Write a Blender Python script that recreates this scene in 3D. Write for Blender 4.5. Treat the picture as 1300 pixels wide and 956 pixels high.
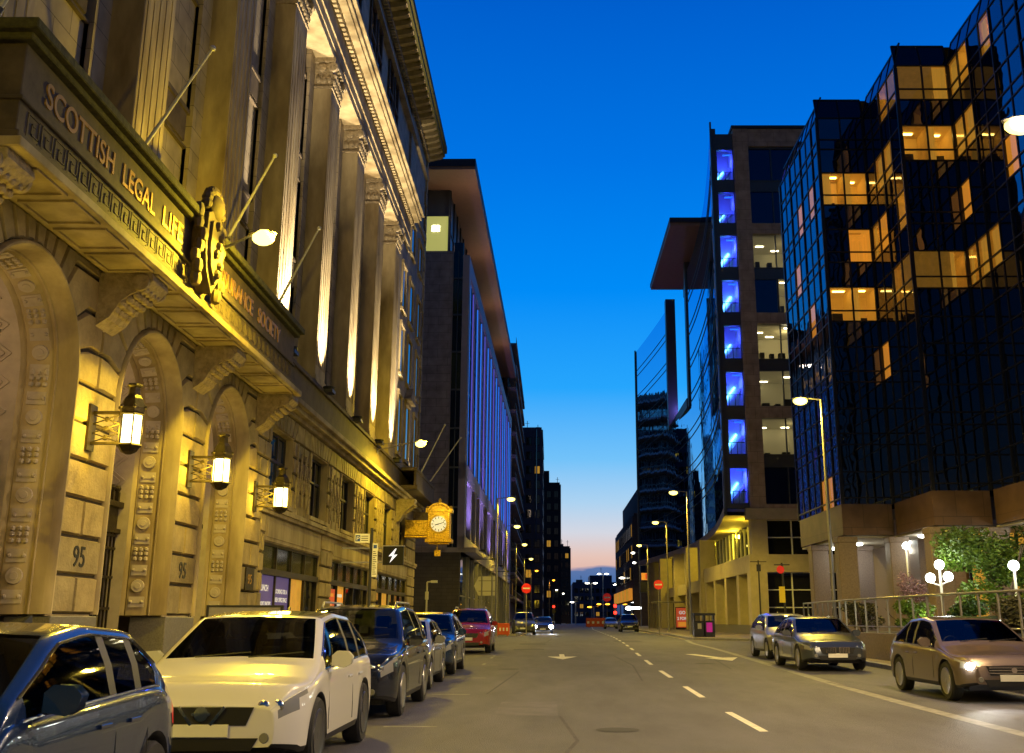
import bpy, bmesh, math, random
from mathutils import Vector, Matrix, Euler
random.seed(7)
S = bpy.context.scene
for o in list(bpy.data.objects): bpy.data.objects.remove(o)
COL = S.collection
PI = math.pi
R = math.radians

# ------------------------------------------------------------------ camera
cam_d = bpy.data.cameras.new('camera'); cam = bpy.data.objects.new('camera', cam_d); COL.objects.link(cam)
cam.location = (0, 0, 1.35); cam.rotation_euler = (R(90 + 14.69), 0, 0)
cam_d.sensor_width = 36; cam_d.sensor_fit = 'HORIZONTAL'; cam_d.lens = 37.385
cam_d.shift_x = -50 / 1300; cam_d.shift_y = -45 / 1300
cam_d.clip_start = .05; cam_d.clip_end = 4000
S.camera = cam
S.render.resolution_x = 1024; S.render.resolution_y = 753
S.render.engine = 'CYCLES'
S.view_settings.view_transform = 'Standard'; S.view_settings.look = 'None'
S.view_settings.exposure = 0.0; S.view_settings.gamma = 1.0
S.cycles.max_bounces = 6; S.cycles.diffuse_bounces = 2; S.cycles.glossy_bounces = 4
S.cycles.transparent_max_bounces = 10; S.cycles.sample_clamp_indirect = 4.0

# ------------------------------------------------------------------ world: dusk sky
W = bpy.data.worlds.new('World'); S.world = W; W.use_nodes = True
nt = W.node_tree; N = nt.nodes; L = nt.links
for n in list(N): N.remove(n)
out = N.new('ShaderNodeOutputWorld'); bg = N.new('ShaderNodeBackground'); L.new(bg.outputs[0], out.inputs[0])
tc = N.new('ShaderNodeTexCoord'); sep = N.new('ShaderNodeSeparateXYZ'); L.new(tc.outputs['Generated'], sep.inputs[0])
def ramp(nodes, stops, interp='LINEAR'):
    r = nodes.new('ShaderNodeValToRGB'); r.color_ramp.interpolation = interp
    e = r.color_ramp.elements
    while len(e) > 1: e.remove(e[-1])
    e[0].position = stops[0][0]; e[0].color = (*stops[0][1], 1)
    for p, c in stops[1:]:
        k = e.new(p); k.color = (*c, 1)
    return r
sky = ramp(N, [(0, (.30, .22, .26)), (.035, (.72, .42, .36)), (.056, (.80, .55, .47)), (.078, (.66, .68, .76)), (.105, (.42, .65, .88)), (.145, (.17, .54, .95)),
               (.21, (.02, .38, .98)), (.30, (.0, .26, .93)), (.41, (.0, .175, .78)), (.54, (.0, .11, .60)), (.75, (.0, .05, .30)), (1, (.0, .03, .2))])
L.new(sep.outputs['Z'], sky.inputs[0])
# low bank of blue cloud on the horizon
mp = N.new('ShaderNodeMapping'); mp.inputs['Scale'].default_value = (14, 14, 60); L.new(tc.outputs['Generated'], mp.inputs[0])
cn = N.new('ShaderNodeTexNoise'); cn.inputs['Scale'].default_value = 1.0; cn.inputs['Detail'].default_value = 5; L.new(mp.outputs[0], cn.inputs[0])
def m(nodes, links, op, a, b=None, c=None):
    n = nodes.new('ShaderNodeMath'); n.operation = op
    for i, v in enumerate((a, b, c)):
        if v is None: continue
        if isinstance(v, (int, float)): n.inputs[i].default_value = v
        else: links.new(v, n.inputs[i])
    return n.outputs[0]
edge = m(N, L, 'MULTIPLY_ADD', cn.outputs['Fac'], .022, .037)
dz = m(N, L, 'SUBTRACT', edge, sep.outputs['Z'])
cm = m(N, L, 'MULTIPLY', dz, 260.); cm = m(N, L, 'MINIMUM', m(N, L, 'MAXIMUM', cm, 0.), 1.)
cc = ramp(N, [(0, (.045, .09, .22)), (.03, (.06, .15, .38)), (.06, (.16, .22, .42))]); L.new(sep.outputs['Z'], cc.inputs[0])
mx = N.new('ShaderNodeMix'); mx.data_type = 'RGBA'; L.new(cm, mx.inputs['Factor']); L.new(sky.outputs[0], mx.inputs[6]); L.new(cc.outputs[0], mx.inputs[7])
# the sky opposite the afterglow is much darker
mr = N.new('ShaderNodeMapRange'); mr.interpolation_type = 'SMOOTHSTEP'
mr.inputs['From Min'].default_value = -.35; mr.inputs['From Max'].default_value = .35
mr.inputs['To Min'].default_value = .17; mr.inputs['To Max'].default_value = 1.0
L.new(sep.outputs['Y'], mr.inputs[0])
mz = N.new('ShaderNodeMapRange'); mz.inputs['From Min'].default_value = -.02; mz.inputs['From Max'].default_value = 0; L.new(sep.outputs['Z'], mz.inputs[0])
fz = m(N, L, 'MULTIPLY', mr.outputs[0], mz.outputs[0])
L.new(mx.outputs[2], bg.inputs[0]); L.new(fz, bg.inputs[1])

# ------------------------------------------------------------------ helpers
def tag(o, label=None, cat=None, group=None, kind=None):
    if label: o['label'] = label
    if cat: o['category'] = cat
    if group: o['group'] = group
    if kind: o['kind'] = kind
    return o
def empty(name, loc=(0, 0, 0), rz=0.0, label=None, cat=None, group=None):
    o = bpy.data.objects.new(name, None); COL.objects.link(o); o.location = loc; o.rotation_euler = (0, 0, rz)
    o.empty_display_size = .2
    return tag(o, label, cat, group)
def kids(o): return [c for c in bpy.data.objects if c.parent == o]
def wmat(o):
    mt = Matrix.LocRotScale(o.location, o.rotation_euler, o.scale)
    return wmat(o.parent) @ mt if o.parent else mt
class MB:
    def __init__(s): s.v = []; s.f = []
    def add(s, vs, fs):
        n = len(s.v); s.v += [tuple(p) for p in vs]; s.f += [tuple(i + n for i in f) for f in fs]; return s
    def box(s, x0, x1, y0, y1, z0, z1):
        if x0 > x1: x0, x1 = x1, x0
        if y0 > y1: y0, y1 = y1, y0
        if z0 > z1: z0, z1 = z1, z0
        return s.add([(x0,y0,z0),(x1,y0,z0),(x1,y1,z0),(x0,y1,z0),(x0,y0,z1),(x1,y0,z1),(x1,y1,z1),(x0,y1,z1)],
                     [(0,3,2,1),(4,5,6,7),(0,1,5,4),(1,2,6,5),(2,3,7,6),(3,0,4,7)])
    def quad(s, a, b, c, d): return s.add([a, b, c, d], [(0, 1, 2, 3)])
    def obox(s, p, ux, uy, uz, a, b, c):     # oriented box centred at p, half sizes a b c
        p = Vector(p); ux = Vector(ux).normalized() * a; uy = Vector(uy).normalized() * b; uz = Vector(uz).normalized() * c
        vs = [p + ux*i + uy*j + uz*k for k in (-1,1) for (i,j) in ((-1,-1),(1,-1),(1,1),(-1,1))]
        return s.add(vs, [(0,3,2,1),(4,5,6,7),(0,1,5,4),(1,2,6,5),(2,3,7,6),(3,0,4,7)])
    def prism(s, pts, ax, a, b):             # 2D polygon extruded along axis: ax 'x': pts=(y,z); 'y': (x,z); 'z': (x,y)
        def P(p, t): return (t, p[0], p[1]) if ax == 'x' else (p[0], t, p[1]) if ax == 'y' else (p[0], p[1], t)
        n = len(pts); vs = [P(p, a) for p in pts] + [P(p, b) for p in pts]
        return s.add(vs, [tuple(range(n)), tuple(range(2*n-1, n-1, -1))] + [(i, (i+1) % n, n+(i+1) % n, n+i) for i in range(n)])
    def tube(s, p0, p1, r0, r1=None, n=10, cap=True):
        r1 = r0 if r1 is None else r1
        p0 = Vector(p0); p1 = Vector(p1); d = (p1-p0).normalized()
        u = d.orthogonal().normalized(); w = d.cross(u)
        vs = []
        for p, r in ((p0, r0), (p1, r1)):
            for i in range(n):
                a = 2*PI*i/n; vs.append(p + u*math.cos(a)*r + w*math.sin(a)*r)
        fs = [(i, (i+1) % n, n+(i+1) % n, n+i) for i in range(n)]
        if cap: fs += [tuple(range(n-1, -1, -1)), tuple(range(n, 2*n))]
        return s.add(vs, fs)
    def path(s, pts, r, n=8):
        for a, b in zip(pts, pts[1:]): s.tube(a, b, r, r, n)
        return s
    def lathe(s, c, prof, n=16, ax='z'):     # prof [(r,h)]
        c = Vector(c); vs = []
        for r, h in prof:
            for i in range(n):
                a = 2*PI*i/n; x, y = r*math.cos(a), r*math.sin(a)
                q = (x, y, h) if ax == 'z' else (h, x, y) if ax == 'x' else (y, h, x)
                vs.append(c + Vector(q))
        k = len(prof); fs = [(j*n+i, j*n+(i+1) % n, (j+1)*n+(i+1) % n, (j+1)*n+i) for j in range(k-1) for i in range(n)]
        fs += [tuple(range(n-1, -1, -1)), tuple(range((k-1)*n, k*n))]
        return s.add(vs, fs)
    def ball(s, c, r, n=10, sc=(1,1,1)):
        c = Vector(c); vs = []; k = n//2
        for j in range(1, k):
            t = PI*j/k
            for i in range(n):
                a = 2*PI*i/n; vs.append(c + Vector((r*sc[0]*math.sin(t)*math.cos(a), r*sc[1]*math.sin(t)*math.sin(a), r*sc[2]*math.cos(t))))
        m0 = len(vs); vs += [c + Vector((0,0,r*sc[2])), c - Vector((0,0,r*sc[2]))]
        fs = [(j*n+i, (j+1)*n+i, (j+1)*n+(i+1) % n, j*n+(i+1) % n) for j in range(k-2) for i in range(n)]
        fs += [(m0, i, (i+1) % n) for i in range(n)] + [(m0+1, (k-2)*n+(i+1) % n, (k-2)*n+i) for i in range(n)]
        return s.add(vs, fs)
    def build(s, name, mat, parent=None, world=True, bevel=0, smooth=False, fix=True):
        me = bpy.data.meshes.new(name); me.from_pydata(s.v, [], s.f)
        if fix or bevel:
            bm = bmesh.new(); bm.from_mesh(me)
            if bevel: bmesh.ops.bevel(bm, geom=bm.edges[:], offset=bevel, segments=1, affect='EDGES')
            bmesh.ops.recalc_face_normals(bm, faces=bm.faces[:]); bm.to_mesh(me); bm.free()
        if smooth:
            me.polygons.foreach_set('use_smooth', [True]*len(me.polygons))
            me.set_sharp_from_angle(angle=R(38))
        me.materials.append(mat)
        o = bpy.data.objects.new(name, me); COL.objects.link(o)
        if parent:
            o.parent = parent
            if world:
                mi = wmat(parent).inverted(); o.location = mi.to_translation(); o.rotation_euler = mi.to_euler()
        return o
def copy_tree(o, parent=None):
    c = o.copy(); COL.objects.link(c); c.parent = parent
    for ch in kids(o): copy_tree(ch, c)
    return c
def text(s, name, mat, parent, loc, size, face='+x', width=None, ext=.01, align='LEFT', bold=0.0, world=True):
    cu = bpy.data.curves.new(name, 'FONT'); cu.body = s; cu.size = size; cu.extrude = ext; cu.align_x = align; cu.offset = bold
    t = bpy.data.objects.new(name, cu); COL.objects.link(t)
    bpy.context.view_layer.update()
    me = bpy.data.meshes.new_from_object(t.evaluated_get(bpy.context.evaluated_depsgraph_get()))
    bpy.data.objects.remove(t)
    xs = [v.co.x for v in me.vertices] or [0, 1]
    sx = (width/(max(xs)-min(xs))) if width else 1
    rot = {'+x': Matrix(((0,0,1),(1,0,0),(0,1,0))), '-y': Matrix(((1,0,0),(0,0,-1),(0,1,0))), '-x': Matrix(((0,0,-1),(-1,0,0),(0,1,0))), 'z': Matrix.Identity(3)}[face]
    for v in me.vertices: v.co = rot @ Vector((v.co.x*sx, v.co.y, v.co.z)) + Vector(loc)
    me.materials.clear(); me.materials.append(mat)
    o = bpy.data.objects.new(name, me); COL.objects.link(o)
    if parent:
        o.parent = parent
        if world:
            mi = wmat(parent).inverted(); o.location = mi.to_translation(); o.rotation_euler = mi.to_euler()
    return o
def light(name, kind, loc, power, color, parent=None, radius=.1, target=None, spot=60, blend=.6, size=None):
    d = bpy.data.lights.new(name, kind); d.energy = power*(1.75 if tuple(color) == WARM else 1.5 if tuple(color) == FLOOD else 1); d.color = color
    if kind in ('POINT', 'SPOT'): d.shadow_soft_size = radius
    if kind == 'SPOT': d.spot_size = R(spot); d.spot_blend = blend
    if kind == 'AREA':
        d.shape = 'RECTANGLE'; d.size, d.size_y = size
    o = bpy.data.objects.new(name, d); COL.objects.link(o); o.location = loc
    if target is not None: o.rotation_euler = (Vector(target)-Vector(loc)).to_track_quat('-Z', 'Y').to_euler()
    if parent:
        o.parent = parent; o.matrix_parent_inverse = wmat(parent).inverted()
    return o

# ------------------------------------------------------------------ materials
M = {}
def mat(name, col, rough=.6, metal=0, spec=.5, emit=None, es=0, noise=None, bump=0, scale=4., stretch=(1,1,1), coat=0, ior=None, dirt=None, alpha=None, bscale=None):
    k = bpy.data.materials.new(name); k.use_nodes = True; nt = k.node_tree; n = nt.nodes; l = nt.links
    b = n['Principled BSDF']; b.inputs['Base Color'].default_value = (*col, 1); b.inputs['Roughness'].default_value = rough
    b.inputs['Metallic'].default_value = metal; b.inputs['Specular IOR Level'].default_value = spec
    if ior: b.inputs['IOR'].default_value = ior
    if coat: b.inputs['Coat Weight'].default_value = coat; b.inputs['Coat Roughness'].default_value = .03
    if emit: b.inputs['Emission Color'].default_value = (*emit, 1); b.inputs['Emission Strength'].default_value = es
    if alpha is not None: b.inputs['Alpha'].default_value = alpha
    if noise or bump:
        t = n.new('ShaderNodeTexCoord'); mpn = n.new('ShaderNodeMapping'); mpn.inputs['Scale'].default_value = stretch
        l.new(t.outputs['Object'], mpn.inputs[0])
        q = n.new('ShaderNodeTexNoise'); q.inputs['Scale'].default_value = scale; q.inputs['Detail'].default_value = 6; q.inputs['Roughness'].default_value = .65
        l.new(mpn.outputs[0], q.inputs[0])
        if noise:
            a = noise; c0 = tuple(max(0, c*(1-a)) for c in col); c1 = tuple(min(1, c*(1+a)) for c in col)
            r = ramp(n, [(.3, c0), (.5, col), (.72, c1)]); l.new(q.outputs['Fac'], r.inputs[0]); last = r.outputs[0]
            if dirt:
                q2 = n.new('ShaderNodeTexNoise'); q2.inputs['Scale'].default_value = dirt[0]; q2.inputs['Detail'].default_value = 4
                l.new(mpn.outputs[0], q2.inputs[0])
                r2 = ramp(n, [(.42, (1, 1, 1)), (.7, dirt[1])]); l.new(q2.outputs['Fac'], r2.inputs[0])
                mm = n.new('ShaderNodeMix'); mm.data_type = 'RGBA'; mm.blend_type = 'MULTIPLY'; mm.inputs['Factor'].default_value = 1
                l.new(last, mm.inputs[6]); l.new(r2.outputs[0], mm.inputs[7]); last = mm.outputs[2]
            l.new(last, b.inputs['Base Color'])
        if bump:
            qq = q
            if bscale:
                qq = n.new('ShaderNodeTexNoise'); qq.inputs['Scale'].default_value = bscale; qq.inputs['Detail'].default_value = 3; l.new(mpn.outputs[0], qq.inputs[0])
            bp = n.new('ShaderNodeBump'); bp.inputs['Strength'].default_value = bump; bp.inputs['Distance'].default_value = .05
            l.new(qq.outputs['Fac'], bp.inputs['Height']); l.new(bp.outputs[0], b.inputs['Normal'])
    M[name] = k; return k
mat('joint_soot', (.045, .035, .02), .95)
mat('sandstone', (.44, .36, .20), .85, noise=.28, bump=.35, scale=2.2, dirt=(.35, (.55, .5, .42)), bscale=14)
mat('sandstone_plain', (.43, .35, .21), .8, noise=.28, bump=.2, scale=1.5, dirt=(.9, (.42, .37, .3)), stretch=(1, 1, .3))
def island_tone(name, lo, hi):
    n = M[name].node_tree.nodes; l = M[name].node_tree.links; b = n['Principled BSDF']; src = b.inputs['Base Color'].links[0].from_socket
    g = n.new('ShaderNodeNewGeometry'); r = ramp(n, [(0, (lo,)*3), (1, (hi, hi*.97, hi*.92))]); l.new(g.outputs['Random Per Island'], r.inputs[0])
    mm = n.new('ShaderNodeMix'); mm.data_type = 'RGBA'; mm.blend_type = 'MULTIPLY'; mm.inputs['Factor'].default_value = 1
    l.new(src, mm.inputs[6]); l.new(r.outputs[0], mm.inputs[7]); l.new(mm.outputs[2], b.inputs['Base Color'])
island_tone('sandstone', .68, 1.12)
mat('sandstone_carved', (.37, .30, .20), .85, noise=.35, bump=.9, scale=7, bscale=12)
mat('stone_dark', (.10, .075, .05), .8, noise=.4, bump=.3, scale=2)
mat('vault_stone', (.42, .36, .30), .75, noise=.15, bump=.1, scale=3)
mat('granite_plinth', (.16, .15, .14), .5, noise=.35, bump=.1, scale=30)
mat('moss_stone', (.085, .08, .022), .9, noise=.5, bump=.6, scale=6)
mat('gold_letter', (.55, .32, .05), .45, metal=.5)
mat('gilded', (.75, .45, .05), .4, metal=.55, noise=.6, bump=.9, scale=9)
mat('gilded_smooth', (.95, .66, .10), .3, metal=.5)
mat('bronze', (.045, .035, .025), .45, metal=.7, noise=.4, bump=.2, scale=12)
mat('window_frame_dark', (.03, .027, .025), .5)
mat('window_frame_stone', (.24, .20, .14), .7)
mat('pane_dark', (.006, .008, .012), .05, spec=.7, noise=.2, bump=.03, scale=.8)
mat('pane_green', (.035, .045, .02), .12, spec=.5, noise=.4, bump=.05, scale=.6)
mat('pane_sky', (.02, .05, .12), .04, metal=0, ior=2.3, bump=.04, scale=.5)
mat('pane_lit_blue', (.05, .12, .3), .2, emit=(.06, .17, .5), es=.7)
mat('white_paint', (.78, .78, .75), .6, noise=.05, scale=5)
mat('black_letter', (.01, .01, .01), .5)
mat('asphalt', (.084, .082, .105), .68, noise=.3, bump=.5, scale=1.3, dirt=(.18, (.6, .6, .6)), bscale=90, stretch=(1, .25, 1))
mat('road_paint', (.62, .60, .52), .6, noise=.3, scale=9)
mat('road_paint_worn', (.20, .195, .18), .7, noise=.45, scale=5)
mat('yellow_paint', (.55, .38, .05), .6, noise=.3, scale=9)
mat('kerb_stone', (.30, .29, .27), .7, noise=.25, bump=.1, scale=8)
mat('stucco_ground', (.10, .10, .10), .9)
mat('lens', (1, .9, .5), .3, emit=(1, .80, .15), es=5)
mat('lens_white', (1, 1, 1), .3, emit=(1, .95, .75), es=14)
mat('lens_orange', (1, .6, .2), .3, emit=(1, .42, .02), es=6)
mat('lantern_glass', (1, .95, .7), .3, emit=(1, .86, .42), es=5.5)
mat('globe', (1, 1, 1), .3, emit=(.93, 1, .93), es=16)
mat('pole_metal', (.30, .29, .27), .42, metal=.6, noise=.12, scale=6)
mat('pole_dark', (.04, .04, .045), .45, metal=.3)
mat('pole_white', (.6, .58, .52), .4)
mat('sign_grey', (.6, .58, .5), .5)
mat('sign_white', (.75, .75, .75), .5)
mat('sign_blue', (.02, .07, .4), .5)
mat('sign_red', (.65, .01, .01), .45, emit=(.6, .01, .01), es=.25)
mat('sign_yellow', (.8, .6, .02), .5)
mat('poster_purple', (.13, .09, .34), .5, emit=(.12, .09, .33), es=.28)
mat('poster_text', (.8, .8, .8), .5, emit=(.8, .75, .7), es=.45)
mat('poster_green', (.05, .45, .25), .5, emit=(.05, .45, .25), es=.3)
mat('poster_red', (.6, .07, .03), .5, emit=(.6, .09, .03), es=.5)
mat('poster_orange', (.7, .25, .03), .5, emit=(.8, .3, .03), es=.6)
mat('amber_lit', (.6, .3, .06), .5, emit=(1, .50, .05), es=.38, noise=.6, scale=1.2)
mat('concrete_pale', (.35, .33, .29), .8, noise=.15, bump=.1, scale=2)
mat('grey_stone', (.27, .24, .235), .75, noise=.12, bump=.1, scale=1)
mat('purple_frame', (.36, .32, .36), .6, noise=.1, scale=2)
mat('soffit_brown', (.30, .17, .11), .6, noise=.1, scale=2)
mat('roof_dark', (.02, .03, .05), .6)
mat('led_blue', (.1, .3, 1), .4, emit=(.02, .20, .9), es=1.0)
mat('stair_tube', (.4, .8, 1), .4, emit=(.12, .55, 1), es=9)
mat('led_violet', (.3, .2, 1), .4, emit=(.10, .10, .6), es=.8)
mat('stair_white', (.7, .7, .8), .6)
mat('bb_stone', (.30, .235, .18), .75, noise=.12, bump=.1, scale=1.5)
mat('bb_stone_pale', (.46, .40, .28), .75, noise=.12, bump=.1, scale=1.5)
mat('mullion_dark', (.02, .02, .025), .4, metal=.4)
mat('mullion_grey', (.09, .10, .11), .4, metal=.4)
mat('granite_red', (.17, .095, .07), .42, noise=.35, bump=.08, scale=14, dirt=(.6, (.6, .55, .5)))
mat('granite_plain', (.20, .15, .125), .5, noise=.3, bump=.05, scale=16)
mat('soffit_pale', (.45, .42, .36), .8)
mat('room_warm', (.60, .38, .10), .8, noise=.35, scale=1.1, emit=(1, .50, .06), es=.10)
mat('room_amber', (.62, .40, .14), .8, emit=(1, .50, .05), es=.2)
mat('room_office', (.5, .44, .26), .8, emit=(1, .9, .55), es=.05)
mat('tube_warm', (1, .8, .4), .5, emit=(1, .66, .14), es=13)
mat('tube_white', (1, .95, .8), .5, emit=(1, .92, .66), es=14)
mat('blind', (.72, .40, .09), .8, emit=(1, .52, .06), es=.32, noise=.25, scale=.7, stretch=(6, 6, .3))
mat('furniture_dark', (.03, .03, .035), .6)
mat('brick_dark', (.07, .05, .04), .85, noise=.35, bump=.2, scale=2)
mat('brick_night', (.035, .03, .032), .85, noise=.3, scale=1)
mat('tower_blue', (.05, .07, .13), .5, noise=.1, scale=1)
mat('orange_plastic', (.55, .08, .02), .5)
mat('bin_blue', (.035, .035, .06), .5, noise=.1)
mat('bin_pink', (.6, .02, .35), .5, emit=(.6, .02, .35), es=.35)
mat('bark', (.10, .07, .05), .9, noise=.3, bump=.5, scale=12)
mat('soil', (.05, .04, .03), .95, noise=.3, bump=.3, scale=8)
mat('rubber', (.018, .018, .018), .75, bump=.2, scale=40)
mat('alloy', (.45, .45, .46), .3, metal=.9)
mat('alloy_dark', (.12, .12, .13), .35, metal=.8)
mat('car_glass', (.006, .009, .012), .02, ior=1.75, spec=.6)
mat('car_trim', (.015, .015, .016), .45)
mat('chrome', (.7, .7, .7), .12, metal=1)
mat('head_glass', (.20, .20, .19), .32)
mat('head_on', (1, 1, 1), .2, emit=(1, .96, .85), es=60)
mat('head_on_blue', (1, 1, 1), .2, emit=(.75, .8, 1), es=160)
mat('tail_red', (.3, .01, .01), .2, emit=(.8, .01, .01), es=.4)
mat('tail_lit', (.9, .02, .01), .2, emit=(1, .02, .01), es=8)
mat('plate_white', (.75, .75, .72), .5)
mat('plate_yellow', (.7, .55, .1), .5)
mat('interior', (.03, .028, .025), .8)
mat('paint_blue', (.01, .03, .10), .25, coat=1, metal=.4)
mat('paint_white', (.70, .69, .64), .3, coat=1)
mat('paint_navy', (.008, .012, .026), .25, coat=1, metal=.4)
mat('paint_silver', (.35, .36, .37), .28, coat=1, metal=.7)
mat('paint_midblue', (.012, .03, .085), .25, coat=1, metal=.4)
mat('paint_red', (.26, .010, .008), .25, coat=1, metal=.2)
mat('paint_grey', (.075, .09, .115), .28, coat=1, metal=.5)
mat('paint_bronze', (.16, .12, .095), .3, coat=1, metal=.4)
mat('paint_black', (.012, .012, .013), .25, coat=1)
def leafmat(name, c):
    k = mat(name, c, .55, noise=.5, scale=3.5); return k
leafmat('leaf_bright', (.08, .14, .008)); leafmat('leaf_deep', (.03, .08, .008)); leafmat('leaf_pink', (.24, .13, .13)); leafmat('leaf_olive', (.06, .06, .02))
# brick/ashlar jointing for plain stone surfaces
def ashlar(name, c1, c2, mortar, bw, bh, swap='yz', ms=.012, rough=.8):
    k = bpy.data.materials.new(name); k.use_nodes = True; nt = k.node_tree; n = nt.nodes; l = nt.links; b = n['Principled BSDF']
    t = n.new('ShaderNodeTexCoord'); sp = n.new('ShaderNodeSeparateXYZ'); cb = n.new('ShaderNodeCombineXYZ'); l.new(t.outputs['Object'], sp.inputs[0])
    l.new(sp.outputs['Y' if swap[0] == 'y' else 'X'], cb.inputs[0]); l.new(sp.outputs['Z' if swap[1] == 'z' else 'Y'], cb.inputs[1])
    br = n.new('ShaderNodeTexBrick'); br.inputs['Scale'].default_value = 1; br.inputs['Brick Width'].default_value = bw; br.inputs['Row Height'].default_value = bh
    br.inputs['Mortar Size'].default_value = ms; br.inputs['Color1'].default_value = (*c1, 1); br.inputs['Color2'].default_value = (*c2, 1); br.inputs['Mortar'].default_value = (*mortar, 1)
    l.new(cb.outputs[0], br.inputs[0])
    q = n.new('ShaderNodeTexNoise'); q.inputs['Scale'].default_value = 1.3; q.inputs['Detail'].default_value = 6; l.new(t.outputs['Object'], q.inputs[0])
    r = ramp(n, [(.3, (.65, .65, .65)), (.7, (1.15, 1.15, 1.15))]); l.new(q.outputs['Fac'], r.inputs[0])
    mm = n.new('ShaderNodeMix'); mm.data_type = 'RGBA'; mm.blend_type = 'MULTIPLY'; mm.inputs['Factor'].default_value = 1
    l.new(br.outputs['Color'], mm.inputs[6]); l.new(r.outputs[0], mm.inputs[7]); l.new(mm.outputs[2], b.inputs['Base Color'])
    b.inputs['Roughness'].default_value = rough
    bp = n.new('ShaderNodeBump'); bp.inputs['Strength'].default_value = .4; bp.inputs['Distance'].default_value = .02; bp.invert = True
    l.new(br.outputs['Fac'], bp.inputs['Height']); l.new(bp.outputs[0], b.inputs['Normal'])
    M[name] = k; return k
ashlar('ashlar_side', (.40, .33, .23), (.35, .29, .20), (.16, .13, .09), 1.4, .62)
ashlar('ashlar_front', (.40, .33, .23), (.35, .29, .20), (.16, .13, .09), 1.4, .62, 'xz')
ashlar('paving', (.20, .18, .16), (.165, .15, .135), (.07, .065, .06), .9, .6, 'xy', .012, .75)
ashlar('paving_tan', (.26, .21, .16), (.22, .18, .14), (.09, .08, .06), .6, .4, 'xy', .01, .75)
ashlar('grey_cladding', (.34, .29, .28), (.32, .275, .265), (.10, .09, .085), 1.8, .75, 'xz', .012)
ashlar('dark_brick', (.035, .03, .028), (.03, .026, .025), (.015, .013, .013), .9, .3, 'xz', .02)
ashlar('bb_cladding', (.44, .34, .26), (.40, .31, .24), (.12, .10, .08), 1.1, .9, 'xz', .01)
ashlar('granite_panels', (.13, .075, .055), (.11, .065, .05), (.04, .025, .02), 1.3, 1.5, 'xz', .012, .45)
# mirror-like facade glass: dark body, strong coated reflection, slightly uneven sheets
def facade_glass(name, tint, body, mixf, bump=.05, sc=.35, rough=.015):
    k = bpy.data.materials.new(name); k.use_nodes = True; nt = k.node_tree; n = nt.nodes; l = nt.links
    for a in list(n):
        if a.type != 'OUTPUT_MATERIAL': n.remove(a)
    o = [a for a in n if a.type == 'OUTPUT_MATERIAL'][0]
    g = n.new('ShaderNodeBsdfGlossy'); g.inputs['Color'].default_value = (*tint, 1); g.inputs['Roughness'].default_value = rough
    d = n.new('ShaderNodeBsdfDiffuse'); d.inputs['Color'].default_value = (*body, 1)
    lw = n.new('ShaderNodeFresnel'); lw.inputs['IOR'].default_value = mixf
    mx = n.new('ShaderNodeMixShader'); l.new(lw.outputs[0], mx.inputs[0]); l.new(d.outputs[0], mx.inputs[1]); l.new(g.outputs[0], mx.inputs[2]); l.new(mx.outputs[0], o.inputs[0])
    t = n.new('ShaderNodeTexCoord'); q = n.new('ShaderNodeTexNoise'); q.inputs['Scale'].default_value = sc; q.inputs['Detail'].default_value = 2; l.new(t.outputs['Object'], q.inputs[0])
    bp = n.new('ShaderNodeBump'); bp.inputs['Strength'].default_value = bump; bp.inputs['Distance'].default_value = .25; l.new(q.outputs['Fac'], bp.inputs['Height'])
    l.new(bp.outputs[0], g.inputs['Normal']); l.new(bp.outputs[0], lw.inputs['Normal'])
    M[name] = k; return k
facade_glass('mirror_glass', (.40, .66, .86), (.0, .004, .02), 3.4, .05)
facade_glass('black_glass', (.75, .8, .95), (.004, .004, .006), 2.6, .07, .6)
facade_glass('navy_glass', (.6, .7, 1), (.006, .012, .05), 1.9, .04)
facade_glass('shop_glass', (.8, .85, 1), (.012, .013, .012), 1.6, .04)
# see-through glass in front of modelled rooms
def inner_trim(name):
    n = M[name].node_tree.nodes; l = M[name].node_tree.links; b = n['Principled BSDF']; g = n.new('ShaderNodeNewGeometry'); d = n.new('ShaderNodeBsdfDiffuse'); d.inputs[0].default_value = (.03, .028, .026, 1)
    mx = n.new('ShaderNodeMixShader'); o = [a for a in n if a.type == 'OUTPUT_MATERIAL'][0]
    l.new(g.outputs['Backfacing'], mx.inputs[0]); l.new(b.outputs[0], mx.inputs[1]); l.new(d.outputs[0], mx.inputs[2]); l.new(mx.outputs[0], o.inputs[0])
for nm_ in [q for q in M if q.startswith('paint_')]: inner_trim(nm_)
k = bpy.data.materials.new('clear_glass'); k.use_nodes = True; n = k.node_tree.nodes; l = k.node_tree.links
for a in list(n):
    if a.type != 'OUTPUT_MATERIAL': n.remove(a)
o_ = [a for a in n if a.type == 'OUTPUT_MATERIAL'][0]
g_ = n.new('ShaderNodeBsdfGlossy'); g_.inputs['Roughness'].default_value = .02; t_ = n.new('ShaderNodeBsdfTransparent'); t_.inputs[0].default_value = (.85, .85, .8, 1)
f_ = n.new('ShaderNodeFresnel'); f_.inputs[0].default_value = 1.5; x_ = n.new('ShaderNodeMixShader')
l.new(f_.outputs[0], x_.inputs[0]); l.new(t_.outputs[0], x_.inputs[1]); l.new(g_.outputs[0], x_.inputs[2]); l.new(x_.outputs[0], o_.inputs[0]); M['clear_glass'] = k
k = k.copy(); k.name = 'car_glass'; M['car_glass'] = k
for a in k.node_tree.nodes:
    if a.type == 'BSDF_TRANSPARENT': a.inputs[0].default_value = (.34, .37, .35, 1)
    if a.type == 'FRESNEL': a.inputs[0].default_value = 1.7

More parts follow.
